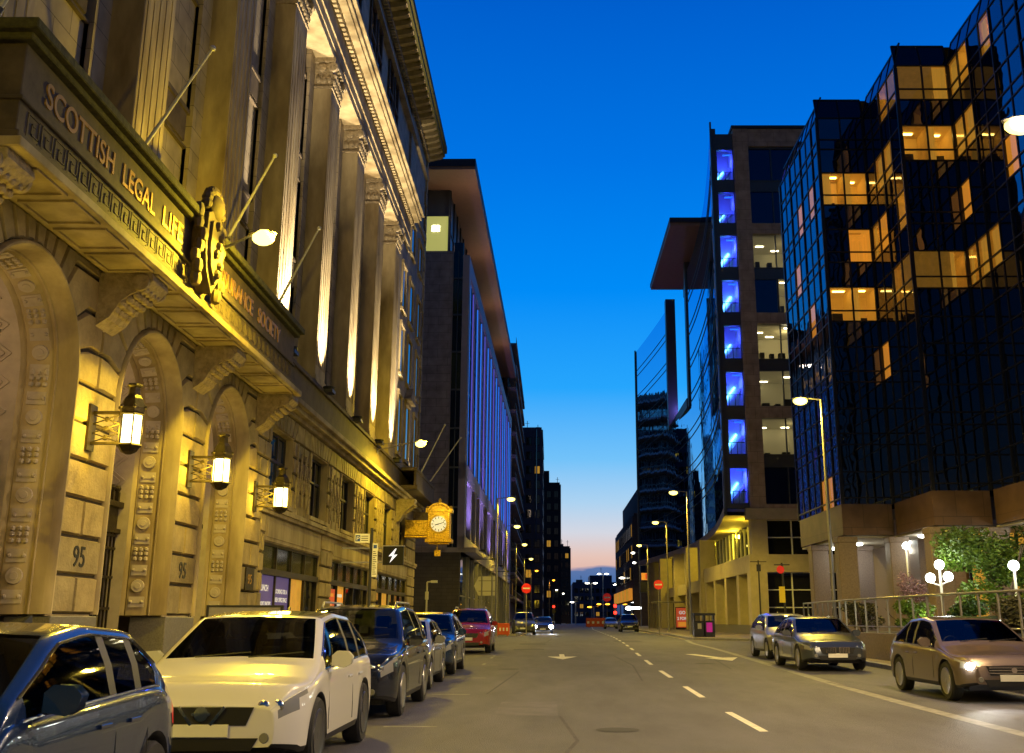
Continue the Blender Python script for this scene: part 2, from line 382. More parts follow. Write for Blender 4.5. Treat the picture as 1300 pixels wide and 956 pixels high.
WARM = (1, .70, .035); FLOOD = (1, .80, .50)
def gz(y):
    """street level: rises a little away from the camera"""
    if y <= 14: return -.10
    if y >= 50: return .15
    t = (y-14)/36; return -.10 + .25*t*t*(3-2*t)
YS = [-40, -20, 0, 8, 14, 18, 22, 26, 30, 34, 38, 42, 46, 50, 56, 64, 69, 76, 87, 100, 130, 170, 230, 300, 420, 700, 1500]
def sheet(name, left, right, dz, mt, y0=-40, y1=1500, parent=None, kind='structure', ys=None, thick=0):
    """ground strip between two x(y) functions"""
    yy = sorted(set([y for y in (ys or YS) if y0 < y < y1] + [y0, y1])); b = MB(); vs = []
    for y in yy: vs += [(left(y), y, gz(y)+dz), (right(y), y, gz(y)+dz)]
    b.add(vs, [(2*i, 2*i+1, 2*i+3, 2*i+2) for i in range(len(yy)-1)])
    o = b.build(name, mt, parent, fix=False)
    if kind: o['kind'] = kind
    return o
def lerp_line(pts):
    def f(y):
        if y <= pts[0][1]: return pts[0][0]
        for (x0, y0), (x1, y1) in zip(pts, pts[1:]):
            if y <= y1: return x0 + (x1-x0)*(y-y0)/(y1-y0)
        return pts[-1][0]
    return f

# ------------------------------------------------------------------ ground, road, pavements
g = MB().quad((-900, -60, -.32), (900, -60, -.32), (900, 3000, -.32), (-900, 3000, -.32)).build('ground', M['stucco_ground']); g['kind'] = 'structure'
KL = lerp_line([(-4.9, -40), (-4.9, 69), (-4.9, 70)]); KL2 = lerp_line([(-2.7, 86), (-2.6, 170), (1.2, 260), (5, 360), (40, 1500)])
KRP = [(9.3, -40), (9.3, 45), (9.7, 47.5), (12.3, 50), (12.0, 64), (8.75, 68), (8.75, 70), (9.3, 87), (9.3, 110), (11.5, 170), (15, 260), (20, 360), (60, 1500)]
KR = lerp_line(KRP)
sheet('road', lambda y: -60, lambda y: 80, 0, M['asphalt'])
def pavement(name, inner, outer, y0, y1, side, mt, extra=()):
    ys = YS + [p for p in (45, 47.5, 50, 64, 68, 70, 72, 85.9) if y0 < p < y1]
    ys = sorted(set(ys))
    sheet(name, (lambda y: outer) if side < 0 else (lambda y: inner(y)+.15), (lambda y: inner(y)-.15) if side < 0 else (lambda y: outer), .13, mt, y0, y1, ys=ys)
    yy = sorted(set([y for y in ys if y0 < y < y1] + [y0, y1])); b = MB(); vs = []; s = side
    for y in yy:
        x = inner(y); z = gz(y); vs += [(x, y, z-.05), (x, y, z+.12), (x+.02*s, y, z+.135), (x+.16*s, y, z+.134)]
    fs = []
    for i in range(len(yy)-1):
        for j in range(3): a = i*4+j; fs.append((a, a+1, a+5, a+4))
    b.add(vs, fs); o = b.build('kerb', M['kerb_stone']); o['kind'] = 'structure'
pavement('pavement', KL, -9.6, -40, 74, -1, M['paving'])
pavement('pavement', KL2, -60, 86, 700, -1, M['paving'])
pavement('pavement', KR, 80, -40, 700, 1, M['paving_tan'])
for (x0, x1, y) in ((-60, -4.9, 74.0), (-60, -2.7, 86.0)):
    o = MB().box(x0, x1, y-.075, y+.075, gz(y)-.05, gz(y)+.137).build('kerb', M['kerb_stone']); o['kind'] = 'structure'
# markings
def mark(name, polys, mt, dz=.004):
    b = MB()
    for p in polys: b.add([(x, y, gz(y)+dz) for x, y in p], [tuple(range(len(p)))])
    o = b.build(name, mt, fix=False); o['kind'] = 'structure'; return o
CL = lerp_line([(2.85, 20), (3.0, 33), (3.2, 41), (3.9, 60), (4.5, 81), (5.3, 140), (9, 250)])
y = 9.0
dash = []
while y < 200:
    l_ = 3.0 if y > 1 else 2; dash.append([(CL(y)-.06, y), (CL(y)+.06, y), (CL(y+l_)+.06, y+l_), (CL(y+l_)-.06, y+l_)]); y += 6.1
mark('lane_line', dash, M['road_paint'])
def arrow(cx, cy, turn=0):
    pol = [[(cx-.09, cy+3.6), (cx+.09, cy+3.6), (cx+.09, cy+1.4), (cx-.09, cy+1.4)][::-1], [(cx-.52, cy+1.5), (cx, cy-.6), (cx+.52, cy+1.5)]]
    if turn: pol.append([(cx-.09, cy+2.2), (cx-1.0, cy+4.2), (cx-.75, cy+4.4), (cx+.09, cy+2.9)])
    return pol
ar = arrow(.38, 37.5); mark('arrow_marking', [ar[0], ar[1]], M['road_paint'], .005)
mark('arrow_marking', [[(4.95, 41.2), (5.35, 41.2), (6.0, 37.6), (5.72, 37.2)], [(5.25, 37.9), (5.85, 35.9), (6.45, 38.4)]], M['road_paint'], .005)
EL = lerp_line([(6.1, 10), (6.3, 24), (6.75, 40), (7.4, 58), (8.3, 68)])
mark('edge_line', [[(EL(a)-.13, a), (EL(a)+.13, a), (EL(b)+.13, b), (EL(b)-.13, b)] for a, b in zip(range(8, 66, 4), range(12, 70, 4))], M['road_paint_worn'])
mark('yellow_line', [[(KR(a)-.35, a), (KR(a)-.23, a), (KR(b)-.23, b), (KR(b)-.35, b)] for a, b in ((70, 76), (76, 87), (87, 100), (100, 130), (130, 170))]
     + [[(12.05, 49.4), (12.15, 49.4), (11.75, 63.6), (11.65, 63.6)], [(11.7, 63.5), (11.7, 63.7), (8.45, 67.8), (8.4, 67.6)]]
     + [[(KL2(a)+.23, a), (KL2(a)+.35, a), (KL2(b)+.35, b), (KL2(b)+.23, b)] for a, b in ((86.2, 100), (100, 130), (130, 170))], M['yellow_paint'], .006)
mark('bay_marking', [[(-2.35, a), (-1.6, a), (-1.6, a+.12), (-2.35, a+.12)] for a in (9.6, 15.7, 21.9, 27.1, 33.2, 39.0)] + [[(-2.1, a), (-2.0, a), (-2.0, a+1.0), (-2.1, a+1.0)] for a in (33.3, 37.6, 39.2)], M['road_paint_worn'])
rnd_ = random.Random(5)
def blob(cx, cy, rx, ry, n=14, j=.18): return [(cx+rx*math.cos(2*PI*k/n)*(1+rnd_.uniform(-j, j)), cy+ry*math.sin(2*PI*k/n)*(1+rnd_.uniform(-j, j))) for k in range(n)]
mat('asphalt_patch', (.064, .062, .08), .8, noise=.3, bump=.4, scale=3, bscale=70); mat('asphalt_light', (.098, .094, .118), .7, noise=.3, bump=.3, scale=2, bscale=70)
mark('road_patch', [[(-1.6, 46), (-.3, 46), (-.3, 58), (-1.6, 58)], [(3.6, 62), (5.2, 62), (5.2, 66), (3.6, 66)]], M['asphalt_patch'], .002)
mark('road_patch', [[(-.9, 17.5), (.1, 17.5), (.1, 20.2), (-.9, 20.2)], [(1.2, 48), (2.2, 48), (2.2, 60), (1.2, 60)], [(6.9, 12), (7.7, 12), (7.7, 19), (6.9, 19)]], M['asphalt_light'], .0025)
mark('drain_cover', [blob(.9, 15.3, .3, .3, 18, 0), blob(4.7, 34, .3, .3, 18, 0), blob(-1.2, 31, .3, .3, 18, 0), [(-4.7, 12.6), (-4.3, 12.6), (-4.3, 13.1), (-4.7, 13.1)], blob(1.6, 52, .32, .32, 18, 0)], mat('cast_iron', (.03, .03, .03), .75), .007)
mark('crack_sealing', [[(x0, y0), (x0+.05, y0), (x1+.05, y1), (x1, y1)] for x0, y0, x1, y1 in ((-.2, 10, .3, 14), (.3, 14, .1, 17.5), (5.0, 31, 5.4, 37), (2.1, 26, 2.4, 33), (2.4, 33, 2.2, 40), (6.5, 20, 6.3, 27), (-1.3, 22, -.9, 30), (-.3, 60, 0, 72))], M['asphalt_patch'], .003)
# distant hills beyond the street
hb = MB(); pts = []
for i in range(41):
    x = -900+i*50; pts.append((x, 10+8*math.sin(i*.7)+5*math.sin(i*1.9)))
hb.prism([(-900, -5)] + pts + [(1100, -5)], 'y', 1400, 1600); h = hb.build('hills', M['tower_blue']); h['kind'] = 'structure'

# ================================================================== LEFT STONE BUILDING
LB = empty('stone_office_building', (-9.5, 40, 0), 0, 'ornate yellow-lit sandstone office building with street arches and tall pilasters', 'building')
FX = -9.0
def blocks(polys, x, mt, name, parent, inset=.045, depth=.085):
    me = bpy.data.meshes.new(name); bm = bmesh.new()
    for p in polys:
        vs = [bm.verts.new((x-depth, a, b)) for a, b in p]
        try: bm.faces.new(vs)
        except Exception: pass
    bmesh.ops.recalc_face_normals(bm, faces=bm.faces[:])
    for f in bm.faces:
        if f.normal.x < 0: f.normal_flip()
    main = bm.faces[:]; r_ = bmesh.ops.inset_individual(bm, faces=main, thickness=.034, depth=0)
    for f in r_['faces']: f.material_index = 1
    bmesh.ops.inset_individual(bm, faces=main, thickness=inset, depth=depth)
    bm.to_mesh(me); bm.free(); me.materials.append(mt); me.materials.append(M['joint_soot'])
    o = bpy.data.objects.new(name, me); COL.objects.link(o); o.parent = parent
    mi = wmat(parent).inverted(); o.location = mi.to_translation(); return o
ARC = [11.83, 17.70, 23.57, 29.44]; SP = 5.87; ZS = 5.75; R0 = 1.96; R1 = 2.62; ZT = 8.15; HB = SP/2
CO = .7167
polys = []
def rr(c, ang, r): return (c+r*math.cos(ang), ZS+r*math.sin(ang))
AN = [0, 15.9, 33.2, 55.2]; AT = [66, 76, 85.3]
for c in ARC:
    for sgn in (1, -1):
        J = [('H', R(a)) for a in AN] + [('T', R(a)) for a in AT]
        for (k0, a0), (k1, a1) in zip(J, J[1:]):
            def outp(kd, a):
                if kd == 'H': return [(R1*math.cos(a), R1*math.sin(a)), (HB, R1*math.sin(a))]
                rt = (ZT-ZS)/math.sin(a); return [(rt*math.cos(a), ZT-ZS)]
            p = [(R0*math.cos(a0), R0*math.sin(a0))] + outp(k0, a0)
            if k0 == 'H' and k1 == 'T': p.append((HB, ZT-ZS))
            p += outp(k1, a1)[::-1]
            for t in (1, .66, .33):
                a = a0+(a1-a0)*t; p.append((R0*math.cos(a), R0*math.sin(a)))
            polys.append([(c+sgn*x, ZS+z) for x, z in p])
    a = R(AT[-1]); rt = (ZT-ZS)/math.sin(a)
    polys.append([(c+R0*math.cos(a), ZS+R0*math.sin(a)), (c+rt*math.cos(a), ZT), (c-rt*math.cos(a), ZT), (c-R0*math.cos(a), ZS+R0*math.sin(a)), (c, ZS+R0)])
piers = [c+HB for c in ARC]; pw = HB-R0
blocks(polys, FX, M['sandstone'], 'rusticated_arch_wall', LB)
for pi_, pc in enumerate(piers):
    p = []
    for k in range(6):
        z0, z1 = 1.45+k*CO, 1.45+(k+1)*CO
        if k in (1, 3, 5): p.append([(pc-pw, z0), (pc+pw, z0), (pc+pw, z1), (pc-pw, z1)])
        else:
            p.append([(pc-pw, z0), (pc, z0), (pc, z1), (pc-pw, z1)]); p.append([(pc, z0), (pc+pw, z0), (pc+pw, z1), (pc, z1)])
    if pi_ < 4: blocks(p, FX, M['sandstone'], 'pier', LB)
    pl = MB().box(FX-.8, FX+.05, pc-pw-.02, pc+pw+.02, -.3, 1.42).build('plinth', M['granite_plinth'], LB, bevel=.015)
# pier cores behind the block faces
b = MB()
for pc in piers: b.box(FX-1.0, FX-.087, pc-pw+.03, pc+pw-.03, 1.42, ZS)
for c in ARC:   # spandrel core with arched lower edge
    arc = [(c+R0*math.cos(R(t)), ZS+R0*math.sin(R(t))) for t in range(180, -1, -10)]
    top = [(c+HB, ZS), (c+HB, ZT), (c-HB, ZT), (c-HB, ZS)]
    vs = [(FX-.088, *p) for p in arc]; n_ = len(arc)
    for i in range(n_-1):
        a0, a1 = arc[i], arc[i+1]
        b.quad((FX-.088, a0[0], a0[1]), (FX-.088, a1[0], a1[1]), (FX-.088, a1[0], ZT), (FX-.088, a0[0], ZT))
b.build('pier_core', M['sandstone'], LB)
def sweep(c, prof, name, mt, parent, z0=1.45, smooth=True, seg=24):
    pth = [(-1, 0, z0-ZS)] + [(math.cos(PI-PI*i/seg), math.sin(PI-PI*i/seg), 0) for i in range(seg+1)] + [(1, 0, z0-ZS)]
    b = MB(); vs = []
    for cx_, sz_, off in pth:
        for r, x in prof: vs.append((x, c+cx_*r, ZS+sz_*r+off))
    n_ = len(prof); fs = [(i*n_+j, i*n_+j+1, (i+1)*n_+j+1, (i+1)*n_+j) for i in range(len(pth)-1) for j in range(n_-1)]
    b.add(vs, fs); return b.build(name, mt, parent, smooth=smooth)
num_plates = []
for ai, c in enumerate(ARC):
    sweep(c, [(1.98, FX-.07), (1.98, FX+.02), (1.95, FX+.06), (1.91, FX+.06), (1.88, FX+.01), (1.87, FX-.05), (1.86, FX-.09)], 'arch_moulding', M['sandstone_plain'], LB)
    sweep(c, [(1.86, FX-.09), (1.83, FX-.30), (1.80, FX-.31), (1.80, FX-.33), (1.83, FX-.35), (1.83, FX-.38)], 'arch_reveal', M['sandstone_plain'], LB)
    orn = sweep(c, [(1.83, FX-.38), (1.80, FX-.41), (1.72, FX-.82), (1.74, FX-.85), (1.71, FX-.88), (1.68, FX-.94)], 'arch_inner_band', M['sandstone_plain'], LB)
    # carved ornament on the splayed band: discs, tablets, scrolls
    ob = MB(); nrm = Vector((.45, 0, 0)); k = 0
    ln = []
    z = 1.75
    while z < ZS: ln.append(('j', z)); z += .36
    ang = 4
    while ang < 178: ln.append(('a', ang)); ang += 11.2
    for kd, t in ln:
        for sgn in ((1, -1) if kd == 'j' else (1,)):
            if kd == 'j': rad = Vector((0, sgn, 0)); base = Vector((FX-.61, c+sgn*1.762, t)); al = Vector((0, 0, 1))
            else: rad = Vector((0, math.cos(R(t)), math.sin(R(t)))); base = Vector((FX-.61, c, ZS))+rad*1.762; al = Vector((0, -math.sin(R(t)), math.cos(R(t))))
            acr = (Vector((-.45, 0, 0)) - rad*.09).normalized(); nn = al.cross(acr).normalized()
            if nn.dot(rad) > 0: nn = -nn
            if k % 4 == 1:
                ob.tube(base-nn*.01, base+nn*.045, .155, .14, 14); ob.tube(base, base+nn*.06, .09, .07, 12)
            elif k % 4 == 3:
                for q in (-.12, 0, .12):
                    for q2 in (-.1, .02, .12): ob.ball(base+acr*q+al*q2+nn*.01, .055, 6)
            else:
                ob.obox(base, acr, al, nn, .17, .12, .02); ob.obox(base+al*.02, acr, al, nn, .11, .05, .035)
                for q in (-.12, .12): ob.ball(base+acr*q+nn*.02, .045, 8)
        k += 1
    ob.build('carved_band', M['vault_stone'], orn)
    # barrel vault with diamond coffers
    va = sweep(c, [(1.68, FX-.94), (1.68, FX-2.7)], 'vault', M['vault_stone'], LB, z0=.1)
    cf = MB(); rv = 1.662
    def vp(s_, x_):   # s_ length along section measured from crown
        a = s_/1.68
        if abs(a) <= PI/2: return Vector((x_, c+rv*math.sin(a), ZS+rv*math.cos(a)))
        sg = 1 if a > 0 else -1; return Vector((x_, c+sg*rv, ZS-(abs(s_)-1.68*PI/2)))
    for i in range(-8, 9):
        for j in range(2):
            s0 = i*.55; x0 = FX-1.45-j*.75-(0 if i % 2 else .0)
            for rad_, w_ in ((.26, .02), (.16, .02)):
                P4 = [vp(s0+rad_, x0), vp(s0, x0-rad_*1.3), vp(s0-rad_, x0), vp(s0, x0+rad_*1.3)]
                cf.path(P4+[P4[0]], w_, 4)
    cf.build('coffering', M['vault_stone'], va)
    pl_ = MB().tube((FX-1.7, c, ZS+1.67), (FX-1.7, c, ZS+.6), .015, .015, 6).build('pendant_rod', M['bronze'], LB); MB().ball((FX-1.7, c, ZS+.5), .11, 12).build('pendant_globe', M['lantern_glass'], pl_, smooth=True)
    light('porch_light', 'POINT', (FX-1.75, c, ZS+.1), 34, (1, .62, .32), LB, .15)
    # bronze screen, doors, tympanum at the back of the vault
    X0 = FX-1.2
    sc = MB().box(X0-.12, X0, c-1.68, c+1.68, 3.35, 3.95).box(X0, X0+.12, c-1.68, c+1.68, 3.9, 4.02).box(X0, X0+.10, c-1.68, c+1.68, 3.3, 3.4)
    for i in range(11):
        yy = c-1.5+i*.3; sc.box(X0-.05, X0+.06, yy-.05, yy+.05, 4.02, 4.25); sc.ball((X0, yy, 4.33), .09, 8)
    scr = sc.build('bronze_screen', M['bronze'], LB)
    if ai in (1, 2): text('LEGAL LIFE', 'screen_lettering', M['stone_dark'], scr, (X0+.006, c-.95, 3.52), .26, '+x', 1.9, .012)
    ty = MB().add([(FX-2.6, c+1.67*math.cos(R(t)), ZS+1.67*math.sin(R(t))) for t in range(0, 181, 12)] + [(FX-2.6, c-1.67, 3.0), (FX-2.6, c+1.67, 3.0)], [tuple(range(18))]).build('tympanum_glass', M['pane_dark'], LB)
    gt = MB()
    for i in range(17): gt.box(X0-.02, X0+.02, c-1.6+i*.2-.018, c-1.6+i*.2+.018, .15, 3.3)
    for z in (.2, .9, 1.6, 2.3, 2.95, 3.25): gt.box(X0-.03, X0+.03, c-1.66, c+1.66, z-.03, z+.03)
    gate = gt.build('entrance_gate', M['bronze'], LB)
    MB().box(X0-.35, X0-.25, c-1.67, c+1.67, .1, 3.35).build('door_back', M['pane_dark'], gate)
    if ai == 1:
        lt = MB()
        for i in range(5): lt.quad((X0+.03, c+.35+i*.17, 2.3), (X0+.03, c+.47+i*.17, 2.3), (X0+.03, c+.47+i*.17, 3.15), (X0+.03, c+.35+i*.17, 3.15))
        lt.build('lit_lattice', M['amber_lit'], gate)
    MB().box(FX-2.7, FX-.95, c-1.67, c+1.67, .02, .16).build('doorstep', M['granite_plinth'], LB)
    # wall filling behind vault
    ap = MB()
    arc = [(c+1.28*math.cos(R(t)), ZS+1.28*math.sin(R(t))) for t in range(0, 181, 12)]
# house numbers on the piers
for pc, z0 in ((piers[1], 2.33), (piers[2], 2.33)):
    text('95', 'house_number', M['black_letter'], LB, (FX+.003, pc-.28, z0), .55, '+x', .52, .008, bold=.004)
plq = MB().box(FX+.002, FX+.04, piers[3]-.45, piers[3]+.42, 2.2, 2.85).build('number_plaque', M['bronze'], LB)
text('95', 'plaque_numerals', M['gold_letter'], plq, (FX+.042, piers[3]-.26, 2.38), .40, '+x', .42, .004)

# ---- right part of ground floor: upper windows with flat arches, shopfronts
WC = [35.55, 41.45, 47.35, 53.25, 59.3, 65.4]; WW = 1.5; WZ0, WZ1 = 5.1, 7.45
Y0R = ARC[-1]+HB; Y1R = 71.5; pol = []
Z = [4.85, 5.75, 6.3, 6.87, 7.45]
edges = [Y0R]+[e for w in WC for e in (w-WW, w+WW)]+[Y1R]
for i in range(0, len(edges), 2):
    a, b_ = edges[i], edges[i+1]
    for k in range(4):
        a = edges[i]+(.975 if (i == 0 and k == 0) else 0)
        nb = max(1, round((b_-a)/1.0)); cuts = [a+(b_-a)*j/nb for j in range(nb+1)]
        if k % 2 and nb > 1: cuts = [a]+[a+(b_-a)*(j+.5)/nb for j in range(nb)]+[b_]
        for y0, y1 in zip(cuts, cuts[1:]): pol.append([(y0, Z[k]), (y1, Z[k]), (y1, Z[k+1]), (y0, Z[k+1])])
for w in WC:
    ns = 7
    for k in range(ns):
        a0 = -WW+2*WW*k/ns; a1 = -WW+2*WW*(k+1)/ns; f = 1.32
        pol.append([(w+a0, 7.45), (w+a1, 7.45), (w+a1*f, ZT), (w+a0*f, ZT)])
for i in range(0, len(edges), 2):
    a, b_ = edges[i], edges[i+1]; f = WW*.32
    a2 = a+(f if i > 0 else 0); b2 = b_-(f if i < len(edges)-2 else 0); mid = (a+b_)/2
    if b2-a2 > .3: pol.append([(a, 7.45), (mid, 7.45), (mid, ZT), (a2, ZT)]); pol.append([(mid, 7.45), (b_, 7.45), (b2, ZT), (mid, ZT)])
blocks(pol, FX, M['sandstone'], 'rusticated_upper_wall', LB)
def stone_window(y0, y1, z0, z1, xf, depth, pane, parent, nm=1, nh=1, fr='window_frame_dark', jamb='sandstone_plain', name='window', sill=True):
    b = MB(); t = .09; xg = xf-depth
    b.box(xg, xg+.08, y0, y0+t, z0, z1).box(xg, xg+.08, y1-t, y1, z0, z1).box(xg, xg+.08, y0+t, y1-t, z0, z0+t).box(xg, xg+.08, y0+t, y1-t, z1-t, z1)
    for i in range(nm): yy = y0+(y1-y0)*(i+1)/(nm+1); b.box(xg+.003, xg+.07, yy-.05, yy+.05, z0+t, z1-t)
    for i in range(nh): zz = z0+(z1-z0)*(i+1)/(nh+1)+.25; b.box(xg+.005, xg+.075, y0+t, y1-t, zz-.045, zz+.045)
    w = b.build(name, M[fr], parent)
    MB().quad((xg+.02, y0, z0), (xg+.02, y1, z0), (xg+.02, y1, z1), (xg+.02, y0, z1)).build('pane', M[pane], w)
    j = MB(); J = .06
    j.box(xg, xf-.06, y0-J, y0, z0, z1).box(xg, xf-.06, y1, y1+J, z0, z1).box(xg, xf-.06, y0-J, y1+J, z1, z1+J)
    if sill: j.box(xg, xf+.06, y0-.1, y1+.1, z0-.14, z0)
    j.build('reveal', M[jamb], w)
    return w
for i, w in enumerate(WC): stone_window(w-WW, w+WW, WZ0, WZ1, FX, .40, 'pane_sky' if i in (0,) else 'pane_dark', LB, 2, 1)
# lattice grille panels between windows (pale ornate panels)
for i, w in enumerate(WC[:5]):
    m0 = w+WW+.45; m1 = WC[i+1]-WW-.45; b = MB()
    for zz in (5.6, 6.9):
        for yy in (m0, m1): b.box(FX, FX+.05, yy-.04, yy+.04, zz-.5, zz+.5)
    for k in range(6):
        a = m0+(m1-m0)*k/6; b2 = m0+(m1-m0)*(k+1)/6
        b.obox((FX+.02, (a+b2)/2, 6.2), (0, (b2-a), 1.9 if k % 2 else -1.9), (1, 0, 0), (0, 1, 0), .95, .02, .03)
    b.build('carved_panel', M['sandstone_carved'], LB)
# shopfronts
band = MB().box(FX-.9, FX+.16, Y0R+.6, Y1R, 4.72, 4.88).box(FX-.9, FX+.10, Y0R+.6, Y1R, 4.6, 4.72).build('shop_cornice', M['sandstone_plain'], LB, bevel=.01)
SH = [(33.9, 42.3), (44.6, 53.9), (56.3, 67.9)]
e2 = [Y0R+.975] + [v for s_ in SH for v in s_] + [Y1R]; p = []
for i in range(0, len(e2), 2):
    a, b_ = e2[i], e2[i+1]; p = []
    for k in range(6):
        z0 = 1.0+k*.6; z1 = z0+.6
        if k % 2: p.append([(a, z0), (b_, z0), (b_, z1), (a, z1)])
        else: md = (a+b_)/2; p.append([(a, z0), (md, z0), (md, z1), (a, z1)]); p.append([(md, z0), (b_, z0), (b_, z1), (md, z1)])
    blocks(p, FX, M['sandstone'], 'shop_pier_facing', LB)
    MB().box(FX-.8, FX+.05, a, b_, -.3, 1.0).build('plinth', M['granite_plinth'], LB, bevel=.015)
b = MB()
for i in range(0, len(e2), 2): b.box(FX-.9, FX-.087, e2[i]+.02, e2[i+1]-.02, 1.0, 4.6)
b.box(FX-.9, FX-.06, Y0R+.6, Y1R, 3.75, 4.6).build('shop_fascia_wall', M['sandstone_plain'], LB)
for si, (a, b_) in enumerate(SH):
    MB().box(FX-.06, FX-.02, a+.05, b_-.05, 3.78, 4.55).box(FX-.02, FX+.0, a+.25, b_-.25, 3.9, 4.42).build('fascia_panel', M['sandstone_plain'], LB, bevel=.01)
    xg = FX-.20; n_ = [4, 5, 5][si]; fr = MB()
    fr.box(xg-.02, xg+.08, a, b_, 3.68, 3.75).box(xg-.02, xg+.14, a, b_, 2.75, 2.95).box(xg-.02, xg+.1, a, b_, .3, .55)
    ys_ = [a+(b_-a)*k/n_ for k in range(n_+1)]
    for yy in ys_: fr.box(xg-.01, xg+.09, max(a, yy-.05), min(b_, yy+.05), .55, 2.75); fr.box(xg-.01, xg+.08, max(a, yy-.04), min(b_, yy+.04), 2.95, 3.68)
    sf = fr.build('shopfront', M['bronze'], LB)
    for k in range(n_):
        MB().quad((xg, ys_[k], .5), (xg, ys_[k+1], .5), (xg, ys_[k+1], 2.78), (xg, ys_[k], 2.78)).build('pane', M['shop_glass'] if (si, k) not in ((0, 2), (1, 1), (2, 1)) else M['amber_lit'], sf)
        MB().quad((xg, ys_[k], 2.9), (xg, ys_[k+1], 2.9), (xg, ys_[k+1], 3.7), (xg, ys_[k], 3.7)).build('transom_pane', M['pane_green'], sf)
    if si == 0:
        for k in (0, 1):
            y0, y1 = ys_[k]+.07, ys_[k+1]-.07
            ps = MB().box(xg+.015, xg+.03, y0, y1, .58, 2.74).build('window_poster', M['poster_purple'], sf)
            tx = (['LAUNCH', 'OPPORTUNITIES.', 'YOUR NEW OFFICE', 'WITH SPACE TO', 'GROW'] if k == 0 else ['LOOKING FOR A', 'FRESH OFFICE SPACE', 'AVAILABLE', 'RIGHT IN THE HEART OF', 'THE CITY CENTRE'])
            zz = [2.25, 1.78, 1.45, 1.2, .95] if k == 0 else [2.2, 1.93, 1.66, 1.39, 1.12]
            for q, (t_s, z_) in enumerate(zip(tx, zz)):
                mt = M['poster_green'] if (k == 1 and q == 2) else M['poster_text']
                text(t_s, 'poster_line', mt, ps, (xg+.032, y0+.12, z_), .27 if (k == 0 and q == 0) else .2, '+x', (y1-y0)*(.62 if len(t_s) < 10 else .86), .002, bold=.006)
    if si == 1:
        for k, mt in ((0, 'poster_red'), (1, 'poster_orange')):
            ps = MB().box(xg+.015, xg+.03, ys_[k]+.15, ys_[k+1]-.2, .6, 2.6).build('window_poster', M[mt], sf)
            mb = MB()
            for q in range(5): mb.box(xg+.03, xg+.034, ys_[k]+.3, ys_[k+1]-.5-.2*(q % 2), .85+q*.36, .85+q*.36+.13)
            mb.build('poster_stripes', M['poster_text'] if k == 1 else M['poster_orange'], ps)
    MB().box(xg-.1, FX-.06, a-.05, a, .3, 3.75).box(xg-.1, FX-.06, b_, b_+.05, .3, 3.75).box(xg-.02, FX+.02, a, b_, -.3, .3).build('shop_reveal', M['sandstone_plain'], LB)
# string course between ground and upper floors, blocking course
MB().box(FX-.8, FX+.12, 6, Y1R+.1, ZT, ZT+.14).box(FX-.8, FX+.32, 6, Y1R+.2, ZT+.14, ZT+.32).box(FX-.8, FX+.48, 6, Y1R+.3, ZT+.32, ZT+.50).build('string_cornice', M['sandstone_plain'], LB, bevel=.012)
MB().box(FX-.85, FX+.20, 6, Y1R, ZT+.5, 9.75).box(FX-.85, FX+.3, 6, Y1R, 9.75, 9.9).build('blocking_course', M['stone_dark'], LB, bevel=.01)
# main walls behind
MB().box(-30, FX-.93, 3, Y1R-.05, 7.55, 34.2).box(-30, FX-2.75, 3, Y1R-.05, -.3, 7.55).box(FX-2.75, FX-.93, Y0R+.7, Y1R-.05, -.3, 7.55).build('main_wall', M['ashlar_side'], LB)
MB().box(FX-2.75, FX-.1, 3, ARC[0]-HB, -.3, 8.15).build('near_wall', M['ashlar_side'], LB)
# pilasters
PY0 = [8.5+6.2*k-.0 for k in range(0, 9)]   # 8.5, 14.7 ... 58.1
ZP0, ZP1 = 9.9, 23.75; PWD = 1.75; XB = FX-.72
for py in PY0:
    b = MB(); b.box(XB-.15, FX, py, py+PWD, ZP0+.5, ZP1-1.35)
    b.box(XB-.15, FX+.10, py-.1, py+PWD+.1, ZP0, ZP0+.28).box(XB-.15, FX+.05, py-.05, py+PWD+.05, ZP0+.28, ZP0+.5)
    pil = b.build('pilaster', M['sandstone_plain'], LB, bevel=.02)
    fl = MB()
    for k in range(5): yy = py+.2+k*(PWD-.4)/4; fl.box(FX, FX+.02, yy-.06, yy+.06, ZP0+.9, ZP1-1.8)
    fl.build('fluting', M['sandstone_plain'], pil)
    zc = ZP1-1.35; c_ = MB()
    c_.box(XB-.15, FX+.04, py-.03, py+PWD+.03, zc, zc+.1).box(XB-.15, FX+.0, py+.02, py+PWD-.02, zc+.1, zc+1.15).box(XB-.15, FX+.14, py-.12, py+PWD+.12, zc+1.15, zc+1.35)
    for k in range(6):
        yy = py+.15+k*(PWD-.3)/5
        c_.ball((FX+.03, yy, zc+.35), .15, 8, (.7, .8, 1.3)); c_.ball((FX+.07, yy, zc+.62), .11, 8)
    for yy in (py-.0, py+PWD): c_.lathe((FX+.02, yy, zc+.95), [(.01, -.12), (.2, -.1), (.2, .1), (.01, .12)], 12, 'y')
    for k in range(3):
        xx = FX-.12-k*.22; c_.ball((xx, py-.0, zc+.4), .12, 8, (1, .5, 1.3))
    c_.lathe((FX-.4, py-.02, zc+.92), [(.01, -.1), (.17, -.08), (.17, .08), (.01, .1)], 10, 'y')
    c_.build('capital', M['sandstone_carved'], pil)
    # floodlight at the pilaster foot on the ledge
    if py > 30:
        fb = MB().box(FX+.25, FX+.62, py+.35, py+.95, ZP0-.10, ZP0+.02).lathe((FX+.42, py+.65, ZP0+.0), [(.05, 0), (.2, .05), (.24, .12), (.24, .14)], 12).build('uplight_bowl', M['pole_dark'], LB)
    fb_ = light('uplight', 'SPOT', (FX+.7, py+.8, ZP0+.2), 9500 if py > 30 else 700, FLOOD, LB, .06, (FX+.0, py+.85, ZP0+6.0), 64, 1.0)
